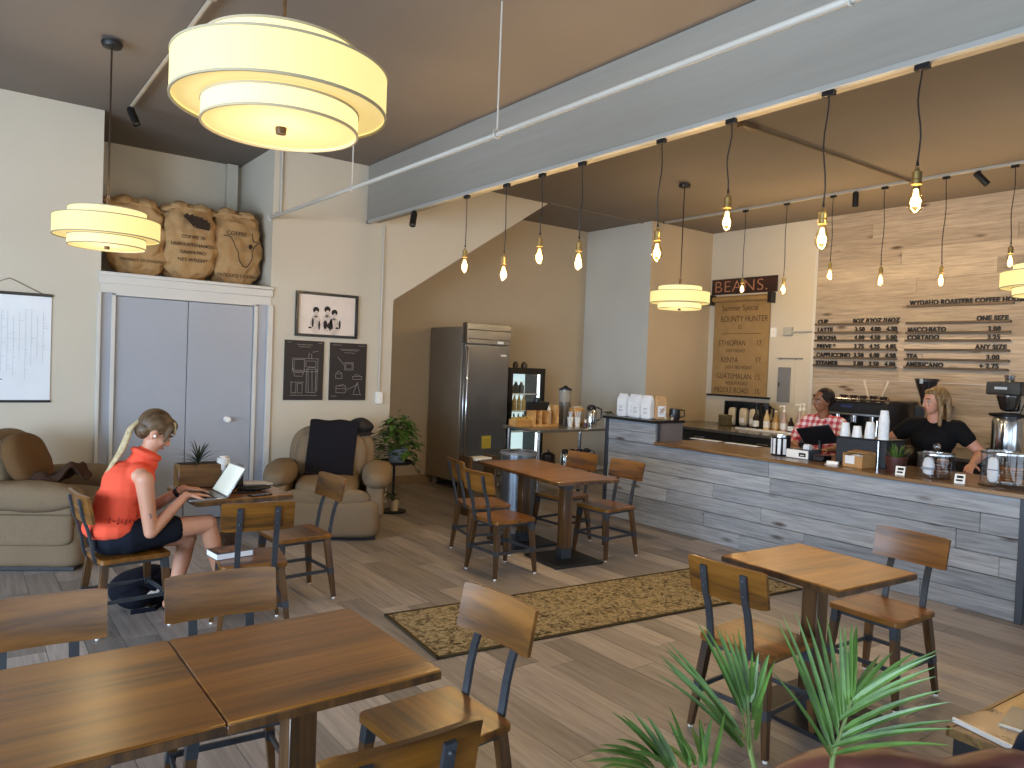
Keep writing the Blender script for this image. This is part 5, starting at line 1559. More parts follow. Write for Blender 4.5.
# metal bin
t = thing('metal_bin', 'round stainless steel bin standing behind the long dark table', 'bin', (4.86, 6.28, 0))
BINM = paint('bin_steel', '7f8994', .28, .04, 6, .9)
obj('body', G().lathe([(0, 0), (.19, 0), (.19, .74), (.182, .74), (.182, .02), (0, .02)], n=36), BINM, t)
obj('rim', G().lathe([(.18, .735), (.197, .735), (.197, .765), (.18, .765), (.18, .735)], n=36), CHROME, t)
obj('liner', G().lathe([(.17, .70), (.185, .768), (.201, .77), (.203, .745), (.2, .742)], n=30), paint('liner_grey', '6f747c', .3, .05), t)
obj('base_ring', G().lathe([(.185, 0), (.2, 0), (.2, .04), (.185, .04), (.185, 0)], n=36), BLACKP, t)
# low newspaper rack
t = thing('newspaper_rack', 'low wooden rack with folded white papers between bin and refrigerator', 'rack', (4.72, 6.85, 0))
for x in (-.17, .16): obj('side_board', G().box(x, x + .02, -.12, .12, 0, .66, .003), LEGW, t)
for z in (.12, .36, .60): obj('shelf_board', G().box(-.15, .16, -.12, .12, z, z + .015), LEGW, t)
for i, (z, lab) in enumerate(((.135, 'folded white paper on the bottom shelf of the low rack'), (.375, 'folded white paper on the middle shelf of the low rack'), (.615, 'folded white paper on the top shelf of the low rack'))):
    n = thing('newspaper', lab, 'newspaper', (4.72, 6.83, z), .1 * i, 'folded papers in the low rack')
    obj('pages', G().box(-.12, .12, -.08, .08, 0, .03, .006), PAPER, n); obj('fold', G().tube([(-.12, -.08, .016), (.12, -.08, .016)], .014, 8), PAPER, n)
# ---------------------------------------------------------------- palm, leather chair and low table near the eye
FRONDS = [
  ('palm_frond', [[1.421, 0.928, 0.79], [1.403, 0.945, 0.877], [1.398, 0.952, 0.975]], [
    ((1.385, 0.960, 0.909), (1.294, 1.096, 1.088), 0.016),
    ((1.381, 0.963, 0.924), (1.251, 1.066, 1.088), 0.016),
    ((1.381, 0.962, 0.893), (1.207, 1.037, 1.088), 0.016),
    ((1.389, 0.956, 0.881), (1.146, 0.995, 1.084), 0.016),
    ((1.389, 0.958, 0.953), (1.402, 1.103, 1.112), 0.016),
    ((1.393, 0.955, 0.964), (1.380, 1.033, 1.126), 0.016),
    ((1.396, 0.953, 0.975), (1.355, 0.990, 1.137), 0.016),
    ((1.397, 0.953, 0.986), (1.463, 1.033, 1.108), 0.016),
    ((1.401, 0.950, 0.986), (1.360, 0.923, 1.114), 0.016),
    ((1.405, 0.947, 0.975), (1.475, 0.959, 1.067), 0.016),
    ((1.405, 0.945, 0.943), (1.354, 0.864, 1.114), 0.016),
    ((1.394, 0.953, 0.898), (1.476, 1.141, 0.893), 0.016),
    ((1.388, 0.956, 0.887), (1.136, 0.903, 1.089), 0.016),
    ((1.411, 0.939, 0.899), (1.585, 1.037, 0.976), 0.016),
    ((1.399, 0.948, 0.877), (1.205, 0.851, 1.092), 0.016),
    ((1.377, 0.967, 0.921), (1.269, 1.081, 1.087), 0.0160),
    ((1.383, 0.967, 0.902), (1.221, 1.057, 1.087), 0.0160),
    ((1.389, 0.951, 0.886), (1.18, 1.012, 1.093), 0.0160),
    ((1.397, 0.949, 0.951), (1.392, 1.075, 1.117), 0.0160),
    ((1.39, 0.953, 0.962), (1.363, 1.011, 1.131), 0.0160),
    ((1.392, 0.949, 0.976), (1.408, 1.008, 1.115), 0.0160),
    ((1.404, 0.952, 0.988), (1.406, 0.986, 1.117), 0.0160),
    ((1.397, 0.946, 0.984), (1.421, 0.948, 1.089), 0.0160),
    ((1.41, 0.949, 0.956), (1.416, 0.918, 1.096), 0.0160),
  ]),
  ('palm_frond', [[1.579, 0.858, 0.751], [1.586, 0.856, 0.848], [1.618, 0.836, 0.978]], [
    ((1.584, 0.858, 0.859), (1.570, 1.002, 1.117), 0.017),
    ((1.588, 0.856, 0.875), (1.559, 0.949, 1.154), 0.017),
    ((1.594, 0.852, 0.914), (1.646, 0.945, 1.128), 0.017),
    ((1.603, 0.847, 0.943), (1.642, 0.886, 1.128), 0.017),
    ((1.611, 0.841, 0.966), (1.713, 0.895, 1.119), 0.017),
    ((1.617, 0.837, 0.973), (1.742, 0.897, 1.106), 0.017),
    ((1.586, 0.856, 0.841), (1.382, 0.892, 1.078), 0.017),
    ((1.618, 0.836, 0.973), (1.792, 0.833, 1.052), 0.017),
    ((1.615, 0.838, 0.968), (1.717, 0.703, 1.115), 0.017),
    ((1.606, 0.844, 0.941), (1.638, 0.675, 1.105), 0.017),
    ((1.598, 0.849, 0.905), (1.618, 0.651, 1.070), 0.017),
    ((1.591, 0.853, 0.873), (1.695, 0.653, 0.987), 0.017),
    ((1.584, 0.857, 0.853), (1.579, 0.615, 0.983), 0.017),
    ((1.617, 0.837, 0.977), (1.818, 0.875, 1.025), 0.017),
    ((1.593, 0.864, 0.86), (1.558, 0.981, 1.139), 0.0170),
    ((1.594, 0.851, 0.896), (1.604, 0.948, 1.136), 0.0170),
    ((1.597, 0.848, 0.932), (1.652, 0.923, 1.129), 0.0170),
    ((1.606, 0.84, 0.947), (1.67, 0.89, 1.121), 0.0170),
    ((1.612, 0.845, 0.97), (1.728, 0.892, 1.105), 0.0170),
    ((1.614, 0.831, 0.971), (1.762, 0.771, 1.078), 0.0170),
    ((1.617, 0.846, 0.958), (1.684, 0.693, 1.115), 0.0170),
    ((1.6, 0.854, 0.93), (1.623, 0.667, 1.091), 0.0170),
    ((1.594, 0.851, 0.889), (1.663, 0.652, 1.034), 0.0170),
    ((1.585, 0.861, 0.869), (1.636, 0.635, 0.992), 0.0170),
  ]),
  ('palm_frond', [[1.219, 0.931, 0.833], [1.178, 0.964, 0.887], [1.121, 1.007, 0.893]], [
    ((1.166, 0.973, 0.895), (1.003, 0.977, 1.050), 0.018),
    ((1.173, 0.968, 0.895), (1.108, 1.021, 1.006), 0.018),
    ((1.202, 0.947, 0.903), (1.204, 1.010, 0.969), 0.018),
    ((1.137, 0.995, 0.890), (0.929, 0.967, 0.981), 0.018),
    ((1.145, 0.989, 0.894), (0.915, 0.917, 1.038), 0.018),
    ((1.157, 0.981, 0.911), (1.045, 0.943, 1.009), 0.018),
    ((1.218, 0.934, 0.898), (1.277, 0.955, 0.976), 0.018),
    ((1.226, 0.928, 0.904), (1.281, 1.014, 0.936), 0.018),
    ((1.202, 0.946, 0.897), (1.259, 1.091, 0.880), 0.018),
    ((1.121, 1.007, 0.889), (0.986, 0.986, 0.944), 0.018),
    ((1.202, 0.947, 0.913), (1.016, 0.842, 1.061), 0.018),
    ((1.238, 0.920, 0.898), (1.173, 0.848, 1.059), 0.018),
    ((1.165, 0.971, 0.893), (1.057, 1.001, 1.021), 0.0180),
    ((1.18, 0.963, 0.895), (1.152, 1.023, 0.987), 0.0180),
    ((1.146, 0.992, 0.894), (0.916, 0.944, 1.015), 0.0180),
    ((1.151, 0.989, 0.905), (0.973, 0.934, 1.025), 0.0180),
    ((1.219, 0.923, 0.907), (1.279, 0.988, 0.962), 0.0180),
    ((1.217, 0.944, 0.899), (1.275, 1.052, 0.915), 0.0180),
    ((1.168, 0.971, 0.895), (0.996, 0.921, 1.001), 0.0180),
    ((1.222, 0.93, 0.906), (1.093, 0.843, 1.061), 0.0180),
    ((1.203, 0.953, 0.899), (1.095, 0.918, 1.062), 0.0180),
  ]),
]
PB = Vector((1.16, 1.16, 0))
t = thing('potted_palm', 'feathery green palm in front of the small square table', 'palm', PB)
obj('pot', G().lathe([(0, 0), (.13, 0), (.17, .30), (.18, .32), (.165, .32), (.155, .28), (0, .27)], n=28), paint('palm_pot', '57504a', .6, .06), t)
obj('soil', G().cyl((0, 0, 0), .157, .265, .28, 22), SOIL, t)
def palm_leaf(g, b, tip, w, n=7):
    b, tip = Vector(b), Vector(tip)
    d = tip - b; L = d.length; d.normalize()
    bm = bmesh.new(); rows = []
    up = Vector((-.35, -.55, .75)).normalized()
    side = d.cross(up).normalized(); nrm = side.cross(d)
    for k in range(n + 1):
        f = k / n
        c = b + d * (L * f) + Vector((0, 0, 1)) * (.16 * L * f * (1 - f))
        ww = w * .85 * (min(1, f * 5 + .35)) * (1 - f ** 2.2) + .0008
        rows.append([bm.verts.new(c - side * ww / 2 + nrm * ww * .18), bm.verts.new(c), bm.verts.new(c + side * ww / 2 + nrm * ww * .18)])
    for a, q in zip(rows, rows[1:]):
        for i in range(2): bm.faces.new((a[i], a[i + 1], q[i + 1], q[i]))
    g.merge(bm)
for nm, rach, leaves in FRONDS:
    g, gr = G(), G()
    r0 = [Vector(p) - PB for p in rach]
    gr.tube([(.02, .01, .27), (r0[0] * .45 + Vector((0, 0, .15))), r0[0], r0[1], r0[2]], [.010, .009, .007, .006, .003], 8)
    for b, tip, w in leaves: palm_leaf(g, Vector(b) - PB, Vector(tip) - PB, w)
    f = obj(nm, g, LEAFP, t, smooth=False)
    obj('rachis', gr, STEMM, f)

LEATHER = paint('burgundy_leather', '5f3730', .38, .12, 9, coat=.1)
a = math.atan2(-.9, -.42)
t = thing('leather_armchair', 'burgundy leather armchair whose back top shows behind the palm', 'armchair', (1.72, .50, 0), a)
obj('base', G().soft((0, 0, .22), .38, .44, .15, .2, .004, 5, 1), LEATHER, t)
obj('seat_cushion', G().soft((.06, 0, .41), .33, .34, .08, .35, .005, 5, 2), LEATHER, t)
bk = obj('backrest', G().soft((-.34, 0, .555), .085, .47, .262, .35, .006, 5, 3, n=18, fn=lambda q: Vector((q.x, q.y, q.z - .05 * math.exp(-((q.y - .12) / .14) ** 2) * (q.z > 0) + .012 * (q.y < -.2)))), LEATHER, t)
for sy in (-1, 1): obj('armrest', G().soft((.02, sy * .42, .42), .36, .075, .15, .4, .005, 5, 4), LEATHER, t)
g = G()
obj('piping', G().tube([(-.30, -.36, .735), (-.28, -.2, .78), (-.275, 0, .77), (-.28, .2, .77), (-.30, .36, .735)], .006, 6), paint('leather_piping', '43241f', .4), bk)
for sx in (-.3, .3):
    for sy in (-.3, .3): obj('leg', G().cyl((sx, sy, 0), .025, 0, .08, 10, .02), LEGW, t)
DENIM = fabric('denim', '1f2a3c', '34435a', 220, .9, .3)
t = thing('denim_jacket', 'dark blue jacket thrown over the corner of the leather armchair', 'jacket', (2.36, .66, .74), -.4)
obj('jacket_body', G().soft((0, 0, -.09), .13, .10, .16, .5, .022, 7, 5, n=18), DENIM, t)
obj('sleeve', G().soft((.10, .04, -.10), .09, .055, .20, .55, .018, 8, 6, n=14, M=Matrix.Rotation(.3, 4, 'Y')), DENIM, t)
t = thing('coffee_table', 'low table with golden wooden top and black sides at the picture corner', 'coffee table', (2.885, 1.14, 0), math.radians(-3))
obj('tabletop', G().box(.012, .95, -.72, -.012, .432, .45, .003), wood('golden_wood', '7a5a22', '9a7636', 'b48e4a', .35, 'x', .3, 2), t)
g = G()
g.box(0, .96, -.012, 0, .42, .452); g.box(0, .96, -.735, -.72, .42, .452); g.box(0, .012, -.735, 0, .42, .452); g.box(.95, .962, -.735, 0, .42, .452)
obj('edge_frame', g, wood('edge_wood', '5a431e', '7b5e2d', '8e6f3a', .4, 'x', .2, 3), t)
obj('side_case', G().box(.015, .94, -.715, -.02, .28, .431), paint('case_black', '16191d', .4, .05), t)
for x in (.03, .88):
    for y in (-.70, -.07): obj('leg', G().box(x, x + .05, y, y + .05, 0, .29, .003), paint('case_black', '16191d', .4, .05), t)
for i, (x, y, a, m, lab) in enumerate(((3.02, .98, -.25, '5a4038', 'white edged magazine lying on the low table, cut by the jacket'), (3.16, .90, .15, '4a5462', 'thin white edged booklet on the low table beside the magazine'))):
    n = thing('magazine', lab, 'magazine', (x, y, .452), a)
    obj('pages', G().box(-.11, .11, -.14, .14, 0, .012 + .004 * i), PAPER, n)
    obj('cover', G().box(-.105, .112, -.135, .141, .012 + .004 * i, .0145 + .004 * i), paint('magazine_cover%d' % i, m, .25, .1, 10), n)
    obj('spine', G().box(-.114, -.104, -.141, .141, 0, .017 + .004 * i, .001), WHITE, n)

# ---------------------------------------------------------------- people
def skin_mat(name, hexc):
    m = paint(name, hexc, .5, .03, 6)
    b = m.node_tree.nodes['Principled BSDF']
    b.inputs['Subsurface Weight'].default_value = .08
    b.inputs['Subsurface Radius'].default_value = (.02, .008, .004)
    return m
SKIN1, SKIN2, SKIN3 = skin_mat('skin_fair', 'c48f74'), skin_mat('skin_tan', '8a5a3e'), skin_mat('skin_rosy', 'c08a72')
EYEW = paint('eye_white', '9c948a', .5, 0); IRIS = paint('iris', '2b2019', .2, 0); LIPS = paint('lips', '9a5348', .45, 0); BROW = paint('brow_hair', '3a291c', .8, 0)

def frame(fwd, up=(0, 0, 1)):
    f = Vector(fwd).normalized(); u = Vector(up)
    l = u.cross(f).normalized(); u = f.cross(l)
    return Matrix(((f.x, l.x, u.x), (f.y, l.y, u.y), (f.z, l.z, u.z))).to_4x4()
def add_head(g, c, R, s=1.0):
    T = Matrix.Translation(c) @ R
    def B(p, r): g.ball(T @ Vector([k * s for k in p]), r[0] * s, r[1] * s, r[2] * s, M=R, u=20, v=14)
    B((-.012, 0, .035), (.098, .077, .10)); B((.03, 0, -.03), (.062, .060, .075)); B((.052, 0, -.082), (.026, .028, .022))
    B((.075, 0, .030), (.022, .052, .014)); B((.058, .038, -.02), (.026, .022, .028)); B((.058, -.038, -.02), (.026, .022, .028))
    g.limb(T @ Vector((.088 * s, 0, .02 * s)), T @ Vector((.108 * s, 0, -.018 * s)), .009 * s, .014 * s)
    B((.100, .011, -.022), (.009, .008, .007)); B((.100, -.011, -.022), (.009, .008, .007))
    B((.088, 0, -.050), (.010, .024, .011))
    for sy in (-1, 1):
        B((-.008, sy * .077, -.005), (.018, .008, .030)); B((-.004, sy * .079, -.03), (.010, .007, .012))
def face_parts(parent, c, R, s=1.0, brow=BROW):
    T = Matrix.Translation(c) @ R
    for sy in (-1, 1):
        e = obj('eye', G().ball(T @ Vector((.079 * s, sy * .032 * s, .010 * s)), .0135 * s, u=12, v=8), EYEW, parent)
        obj('iris', G().ball(T @ Vector((.0885 * s, sy * .033 * s, .009 * s)), .0062 * s, u=10, v=8), IRIS, e)
        obj('eyebrow', G().tube([T @ Vector((.094 * s, sy * .014 * s, .034 * s)), T @ Vector((.096 * s, sy * .034 * s, .041 * s)), T @ Vector((.082 * s, sy * .052 * s, .034 * s))], .004 * s, 6), brow, parent)
    g = G()
    g.ball(T @ Vector((.096 * s, 0, -.047 * s)), .006 * s, .022 * s, .005 * s, M=R); g.ball(T @ Vector((.096 * s, 0, -.055 * s)), .006 * s, .018 * s, .005 * s, M=R)
    obj('mouth', g, LIPS, parent)
def add_hand(g, w, d, pn, thumb, curl=.35, s=1.0):
    """w wrist, d pointing direction, pn back-of-hand normal, thumb = +1/-1 side"""
    d = Vector(d).normalized(); pn = Vector(pn); pn = (pn - d * pn.dot(d)).normalized(); sd = d.cross(pn) * thumb
    w = Vector(w)
    for k in range(4):
        o = (.5 - k / 3 + .0) * .058 * s
        p0 = w + sd * o * .6; p1 = w + d * .082 * s + sd * o
        g.limb(p0, p1, .013 * s, .0115 * s, 8)
        L = (.036, .042, .039, .030)[k] * s * 1.05
        dd, p, r = d.copy(), p1, .0088 * s
        for j in range(3):
            ang = curl * (.6 + .5 * j)
            dd = (d * math.cos(ang * (j + 1) * .7) - pn * math.sin(ang * (j + 1) * .7)).normalized()
            q = p + (dd + sd * (o * 2.2)).normalized() * L * (1, .72, .6)[j]
            g.limb(p, q, r, r * .92, 8); p = q; r *= .92
    p = w + d * .02 * s + sd * .024 * s
    q = p + (d * .6 + sd * .8 - pn * .25).normalized() * .045 * s
    g.limb(p, q, .014 * s, .011 * s, 8)
    g.limb(q, q + (d * .9 + sd * .35 - pn * .3).normalized() * .034 * s, .0105 * s, .0085 * s, 8)

# ---- woman at the laptop
org = Vector((.82, 5.06, 0))
def W(*p): return Vector(p) - org
t = thing('person', 'woman in an orange sleeveless top typing at a laptop', 'person', org)
hc = W(1.005, 5.06, 1.182); hf = Vector((math.cos(math.radians(34)), -.06, -math.sin(math.radians(34)))); HR = frame(hf)
g = G()
add_head(g, hc, HR, 1.04)
g.limb(W(.93, 5.06, .985), W(1.0, 5.06, 1.12), .056, .050)
g.ball(W(.80, 5.06, .58), .135, .165, .12); g.limb(W(.80, 5.06, .62), W(.815, 5.06, .76), .125, .115); g.ball(W(.85, 5.06, .86), .115, .155, .14); g.limb(W(.905, 4.94, .935), W(.905, 5.18, .935), .062, .062)
sR, eR, wR = W(.925, 4.885, .915), W(.965, 4.875, .595), W(1.185, 4.965, .79)
sL, eL, wL = W(.935, 5.235, .915), W(1.03, 5.30, .65), W(1.215, 5.16, .80)
for s_, e_, w_ in ((sR, eR, wR), (sL, eL, wL)):
    g.limb(s_, s_.lerp(e_, .45), .055, .047); g.limb(s_.lerp(e_, .45), e_, .047, .039)
    g.limb(e_, e_.lerp(w_, .3), .040, .039); g.limb(e_.lerp(w_, .3), w_, .039, .025)
add_hand(g, wR + Vector((.012, .003, .0)), (1, .22, -.10), (.1, 0, 1), 1, .28)
add_hand(g, wL + Vector((.012, -.003, .0)), (1, -.12, -.14), (.1, 0, 1), -1, .28)
hR, kR, aR = W(.86, 4.965, .565), W(1.335, 5.02, .585), W(1.445, 5.09, .20)
hL, kL, aL = W(.86, 5.155, .55), W(1.25, 5.17, .47), W(1.165, 5.16, .085)
for h_, k_, a_ in ((hR, kR, aR), (hL, kL, aL)):
    g.limb(h_, k_, .092, .058); g.ball(k_, .058)
    g.limb(k_, k_.lerp(a_, .35), .054, .056); g.limb(k_.lerp(a_, .35), a_, .056, .033)
    ft = a_ + Vector((.17, .0, -.075 if a_ == aR else -.045))
    g.limb(a_ + Vector((-.03, 0, -.035)), ft, .034, .026)
body = skin('body', g, SKIN1, t, .0055, 5)
face_parts(t, hc, HR, 1.04)
ORANGE = fabric('orange_cotton', 'e2543c', 'f0674c', 200, .9, .15)
g = G()
g.limb(W(.80, 5.06, .60), W(.815, 5.06, .76), .152, .137); g.ball(W(.785, 5.06, .615), .168, .205, .095); g.ball(W(.85, 5.06, .86), .135, .165, .155); g.limb(W(.905, 4.96, .935), W(.905, 5.16, .935), .076, .076); g.ball(W(.92, 5.06, .90), .10, .14, .10)
g.limb(W(.915, 5.06, .97), W(.955, 5.06, 1.035), .078, .073)
g.ball(W(.975, 5.06, .985), .06, .075, .055)
top = skin('sleeveless_top', g, ORANGE, t, .007, 5)
obj('collar_roll', G().tube([W(.965, 5.06, 1.05) + Vector((.068 * math.cos(a), .072 * math.sin(a), -.030 * math.cos(a))) for a in [k * PI / 10 for k in range(21)]], .020, 10), ORANGE, top)
g = G(); rr = random.Random(4)
xx = .70
for k in range(9):
    x0 = .715 + k * .022
    z0 = .66 + .008 * math.sin(k)
    for q in range(2):
        a, b = rr.uniform(-.01, .02), rr.uniform(-.01, .03)
        y0 = 5.06 - .178 * math.sqrt(max(.05, 1 - ((x0 - .805) / .158) ** 2)) - .001
        g.tube([W(x0 + q * .006, y0, z0 + a), W(x0 + q * .006 + .006, y0, z0 + b + .012)], .0025, 5)
obj('top_lettering', g, paint('shirt_print', '5a1d18', .9, .1, 30), top)
g = G()
g.ball(W(.805, 5.06, .55), .160, .19, .115)
for h_, k_ in ((hR, kR), (hL, kL)): g.limb(h_ + Vector((.0, 0, -.005)), h_.lerp(k_, .52), .108, .088)
SHORTS = fabric('navy_shorts', '131620', '1f2430', 220, .85, .2)
sh = skin('shorts', g, SHORTS, t, .008, 5)
HAIR1 = hair_mat('blond_hair', '33231a', '6e563a'); HAIR1L = hair_mat('light_hair', '8f7a55', 'd0bd96')
T = Matrix.Translation(hc) @ HR
def H(*p): return T @ Vector(p)
g = G()
g.ball(H(-.022, 0, .048), .106, .088, .103, M=HR, u=22, v=14); g.ball(H(.045, 0, .088), .058, .066, .046, M=HR)
g.ball(H(-.055, 0, -.002), .062, .078, .07, M=HR)
for sy in (-1, 1): g.limb(H(.062, sy * .058, .075), H(.068, sy * .074, -.01), .018, .010)
hair = skin('hair', g, HAIR1, t, .006, 4)
obj('fringe', (lambda q: [q.limb(H(.062, y, .112), H(.101, y * 1.1, .058), .011, .006) for y in (-.045, -.03, -.015, 0, .015, .03, .045)] and q)(G()), HAIR1L, hair)
g = G(); rr = random.Random(15)
tie, mid, tip = H(-.108, 0, .035), W(.825, 5.05, 1.08), W(.742, 5.05, .935)
for k in range(22):
    a = rr.uniform(0, 2 * PI); q = rr.uniform(.2, 1)
    off = Vector((.5 * math.cos(a), math.sin(a), .4 * math.cos(a))) * q
    en = tip.lerp(mid, rr.uniform(-.12, .35)) + off * .034
    P_ = [tie + off * .014, tie.lerp(mid, .35) + Vector((-.022, 0, .012)) + off * .026, mid + off * .036, mid.lerp(en, .55) + off * .012, en]
    g.tube(P_, [.010, .012, .011, .009, .003], 7)
pt = skin('ponytail', g, HAIR1L, t, .0045, 1)
obj('hair_tie', G().lathe([(.028, -.012), (.038, -.01), (.038, .01), (.028, .012)], n=16, M=T @ Matrix.Translation((-.106, 0, .038)) @ Matrix.Rotation(PI / 2, 4, 'Y')), BLACKP, pt)
obj('earbud', G().ball(H(.004, -.088, -.012), .009), WHITE, t); 
wv = (eL - wL).normalized()
obj('wristwatch', G().tube([wL + wv * .035, wL + wv * .062], .033, 14), BLACKP, t)
g = G()
for a_ in (aR, aL):
    dz = -.075 if a_ == aR else -.045
    ft = a_ + Vector((.17, 0, dz))
    g.limb(a_ + Vector((-.03, 0, -.072)), ft + Vector((.01, 0, -.026)), .026, .024)
    g.tube([ft + Vector((-.05, -.035, -.01)), ft + Vector((-.05, 0, .03)), ft + Vector((-.05, .035, -.01))], .009, 6)
obj('sandals', g, BLACKP, t)['label'] = 'black sandals'
obj('arm_mark', G().tube([eR.lerp(sR, .28) + Vector((.0, -.047, 0)), eR.lerp(sR, .36) + Vector((.004, -.05, 0)), eR.lerp(sR, .38) + Vector((-.008, -.05, 0))], .003, 5), paint('tattoo', '5a5a68', .6, 0), t)

# ---- two baristas standing behind the counter
def barista(label, base, yaw, H_, skinm, arms, hd, build=1.0, headp=(0, 0)):
    """local frame: +x forward, +y left"""
    t = thing('person', label, 'person', (base[0], base[1], 0), yaw)
    k = H_ / 1.62
    hc = Vector((.02 + headp[0], headp[1], 1.50 * k)); R = frame(hd)
    g = G(); add_head(g, hc, R, k)
    P = lambda x, y, z: Vector((x, y, z * k))
    b = build
    g.limb(P(0, 0, 1.30), hc + Vector((-.015, 0, -.05)), .056 * b, .050)
    g.ball(P(0, 0, .90), .12 * b, .17 * b, .13); g.limb(P(0, 0, .95), P(0, 0, 1.08), .115 * b, .115 * b); g.ball(P(.01, 0, 1.16), .115 * b, .155 * b, .14); g.limb(P(-.01, .12, 1.27), P(-.01, -.12, 1.27), .062, .062)
    g.ball(P(.075 * b, 0, 1.15), .07 * b, .135 * b, .075)
    pts = []
    for sd, (e, w) in zip((1, -1), arms):
        s_ = P(-.01, sd * (.165 + .02 * (b > 1)), 1.265); e, w = Vector(e), Vector(w)
        g.limb(s_, s_.lerp(e, .5), .056 * b, .049 * b); g.limb(s_.lerp(e, .5), e, .049 * b, .041 * b)
        g.limb(e, e.lerp(w, .35), .042 * b, .041 * b); g.limb(e.lerp(w, .35), w, .041 * b, .026)
        dd = (w - e).normalized()
        add_hand(g, w + dd * .012, dd + Vector((.25, 0, 0)), (0, 0, 1) if abs(dd.z) < .8 else (1, 0, 0), -sd if True else 1, .4, k)
        pts.append((s_, e, w))
    for sy in (-1, 1):
        hp, kn, an = P(0, sy * .09, .86), P(.02, sy * .10, .47), P(-.01, sy * .10, .08)
        g.limb(hp, kn, .092 * b, .062); g.limb(kn, kn.lerp(an, .35), .058, .058); g.limb(kn.lerp(an, .35), an, .058, .036)
        g.limb(P(-.03, sy * .10, .035), P(.15, sy * .11, .03), .034, .028)
    skin('body', g, skinm, t, .0065, 5)
    face_parts(t, hc, R, k)
    return t, hc, R, k, P, pts
def pants(t, P, b, mat):
    g = G(); g.ball(P(0, 0, .90), .135 * b, .185 * b, .13)
    for sy in (-1, 1): g.limb(P(0, sy * .09, .86), P(.02, sy * .10, .47), .106 * b, .078); g.limb(P(.02, sy * .10, .47), P(-.01, sy * .10, .10), .078, .06)
    skin('trousers', g, mat, t, .011, 4)
    g = G()
    for sy in (-1, 1): g.limb(P(-.03, sy * .10, .045), P(.16, sy * .11, .04), .043, .036)
    obj('shoes', g, BLACKP, t)
# pink plaid
def plaid():
    m, nt, b = new_mat('pink_plaid')
    tc = N(nt, 'ShaderNodeTexCoord'); sp = N(nt, 'ShaderNodeSeparateXYZ'); nt.links.new(tc.outputs['Object'], sp.inputs[0])
    fs = []
    for ax in (1, 2):
        mu = N(nt, 'ShaderNodeMath', operation='MULTIPLY'); mu.inputs[1].default_value = 2 * PI / .062
        sn = N(nt, 'ShaderNodeMath', operation='SINE'); nt.links.new(sp.outputs[ax], mu.inputs[0]); nt.links.new(mu.outputs[0], sn.inputs[0])
        fs.append(ramp(nt, [(.35, (0, 0, 0, 1)), (.65, (1, 1, 1, 1))], (lambda a: (nt.links.new(sn.outputs[0], a.inputs[0]), a.outputs[0])[1])(N(nt, 'ShaderNodeMapRange'))))
        nt.nodes[-2].inputs[1].default_value = -1 if nt.nodes[-2].bl_idname == 'ShaderNodeMapRange' else 0
    ad = mixc(nt, .5, fs[0], fs[1])
    c = ramp(nt, [(.1, lin('b8404c')), (.5, lin('d98a8e')), (.9, lin('f0dcd8'))], ad)
    nt.links.new(c, b.inputs['Base Color']); b.inputs['Roughness'].default_value = .9
    return m
t, hc, R, k, P, pts = barista('woman in a pink plaid shirt standing behind the order tablet', (7.30, 4.23), math.radians(190), 1.55, SKIN2,
    [((.12, .27, .98), (.36, .17, .965)), ((.12, -.27, 1.0), (.38, -.12, .965))], (.86, -.50, -.10), 1.0, (.03, .0))
PLAID = plaid()
g = G(); g.ball(P(0, 0, .92), .14, .185, .15); g.limb(P(0, 0, .95), P(0, 0, 1.08), .135, .135); g.ball(P(.01, 0, 1.16), .135, .175, .155); g.limb(P(-.01, .14, 1.27), P(-.01, -.14, 1.27), .078, .078)
g.ball(P(.075, 0, 1.15), .088, .15, .095)
for s_, e, w in pts: g.limb(s_, e, .075, .062); g.limb(e, e.lerp(w, .3), .062, .055)
sh = skin('plaid_shirt', g, PLAID, t, .008, 4)
obj('collar', G().tube([P(.075, .07, 1.30), P(0, .085, 1.335), P(-.06, 0, 1.345), P(0, -.085, 1.335), P(.075, -.07, 1.30)], 1, flat=(.05, .012), up=(0, 0, 1)), PLAID, sh)
pants(t, P, 1.0, SHORTS)
HAIRB = hair_mat('black_hair', '0f0c0b', '261e1a')
T = Matrix.Translation(hc) @ R @ Matrix.Scale(k, 4)
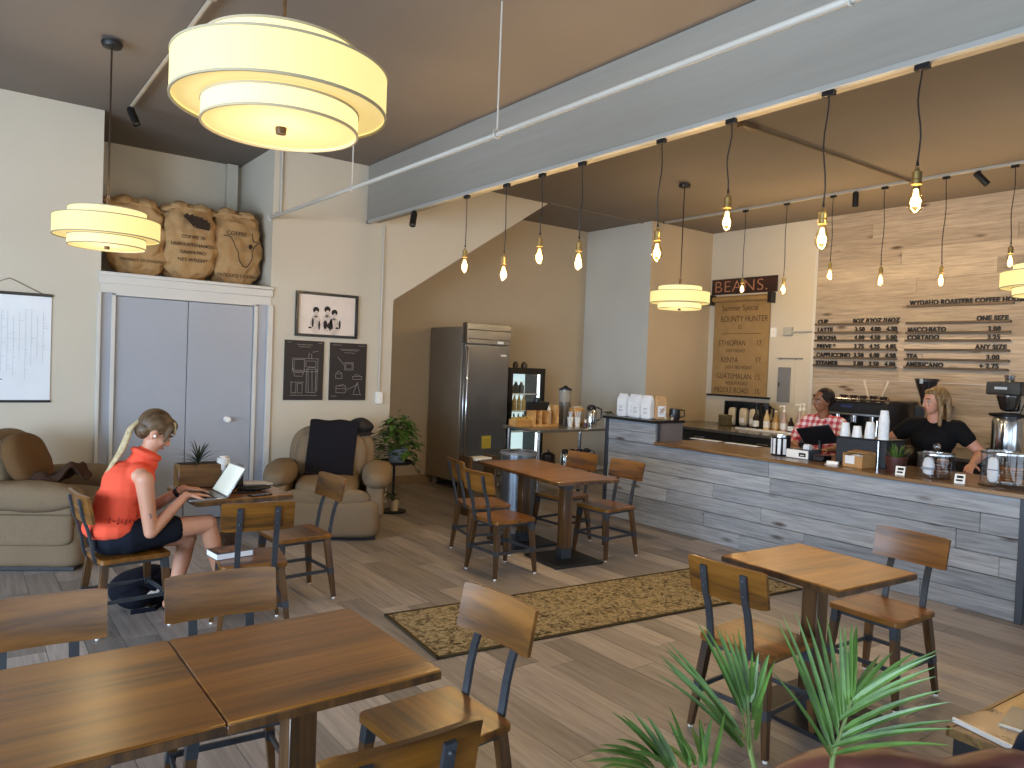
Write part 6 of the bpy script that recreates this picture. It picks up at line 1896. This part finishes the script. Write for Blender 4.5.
g = G(); g.ball(T @ Vector((-.042, 0, .055)), .100, .085, .096, M=R, u=22, v=14); g.ball(T @ Vector((-.01, 0, .105)), .055, .066, .03, M=R); g.ball(T @ Vector((-.06, 0, -.01)), .05, .072, .06, M=R); g.ball(T @ Vector((-.125, 0, .01)), .045, .045, .045)
for sy in (-1, 1): g.limb(T @ Vector((.045, sy * .07, .07)), T @ Vector((.0, sy * .084, .0)), .016, .012)
skin('hair', g, HAIRB, t, .006, 4)
# black T-shirt
t, hc, R, k, P, pts = barista('woman in a black T-shirt standing behind the glass jars with bent arms', (7.28, 3.12), math.radians(193), 1.62, SKIN3,
    [((.02, .40, 1.03), (.30, .48, .975)), ((.0, -.30, 1.06), (.33, -.10, .985))][::-1] if False else [((-.02, .38, 1.06), (.30, .36, .985)), ((.02, -.41, 1.09), (.26, -.38, .975))], (.72, -.68, -.06), 1.14, (.02, -.0))
BLKT = fabric('black_tshirt', '0f0f11', '19191c', 220, .85, .2)
g = G(); g.ball(P(0, 0, .92), .165, .21, .16); g.limb(P(0, 0, .95), P(0, 0, 1.08), .155, .155); g.ball(P(.01, 0, 1.16), .152, .195, .158); g.limb(P(-.01, .15, 1.27), P(-.01, -.15, 1.27), .082, .082)
g.ball(P(.085, 0, 1.15), .10, .172, .10)
for s_, e, w in pts: g.limb(s_, s_.lerp(e, .42), .086, .074)
sh = skin('black_tshirt', g, BLKT, t, .008, 4)
pants(t, P, 1.12, BLKT)
HAIRS = hair_mat('brown_blond_hair', '4a331f', '9a7a50')
T = Matrix.Translation(hc) @ R @ Matrix.Scale(k, 4)
g = G(); g.ball(T @ Vector((-.036, 0, .052)), .103, .09, .099, M=R, u=22, v=14); g.ball(T @ Vector((.025, 0, .096)), .058, .068, .034, M=R)
for sy in (-1, 1):
    g.limb(T @ Vector((.02, sy * .078, .06)), T @ Vector((-.0, sy * .088, -.05)), .022, .026); g.limb(T @ Vector((-.0, sy * .088, -.05)), T @ Vector((.02, sy * .095, -.20)), .026, .018)
for y in (-.06, -.02, .02, .06): g.limb(T @ Vector((-.09, y, .03)), T @ Vector((-.085, y * 1.2, -.19)), .032, .022)
skin('hair', g, HAIRS, t, .006, 4)
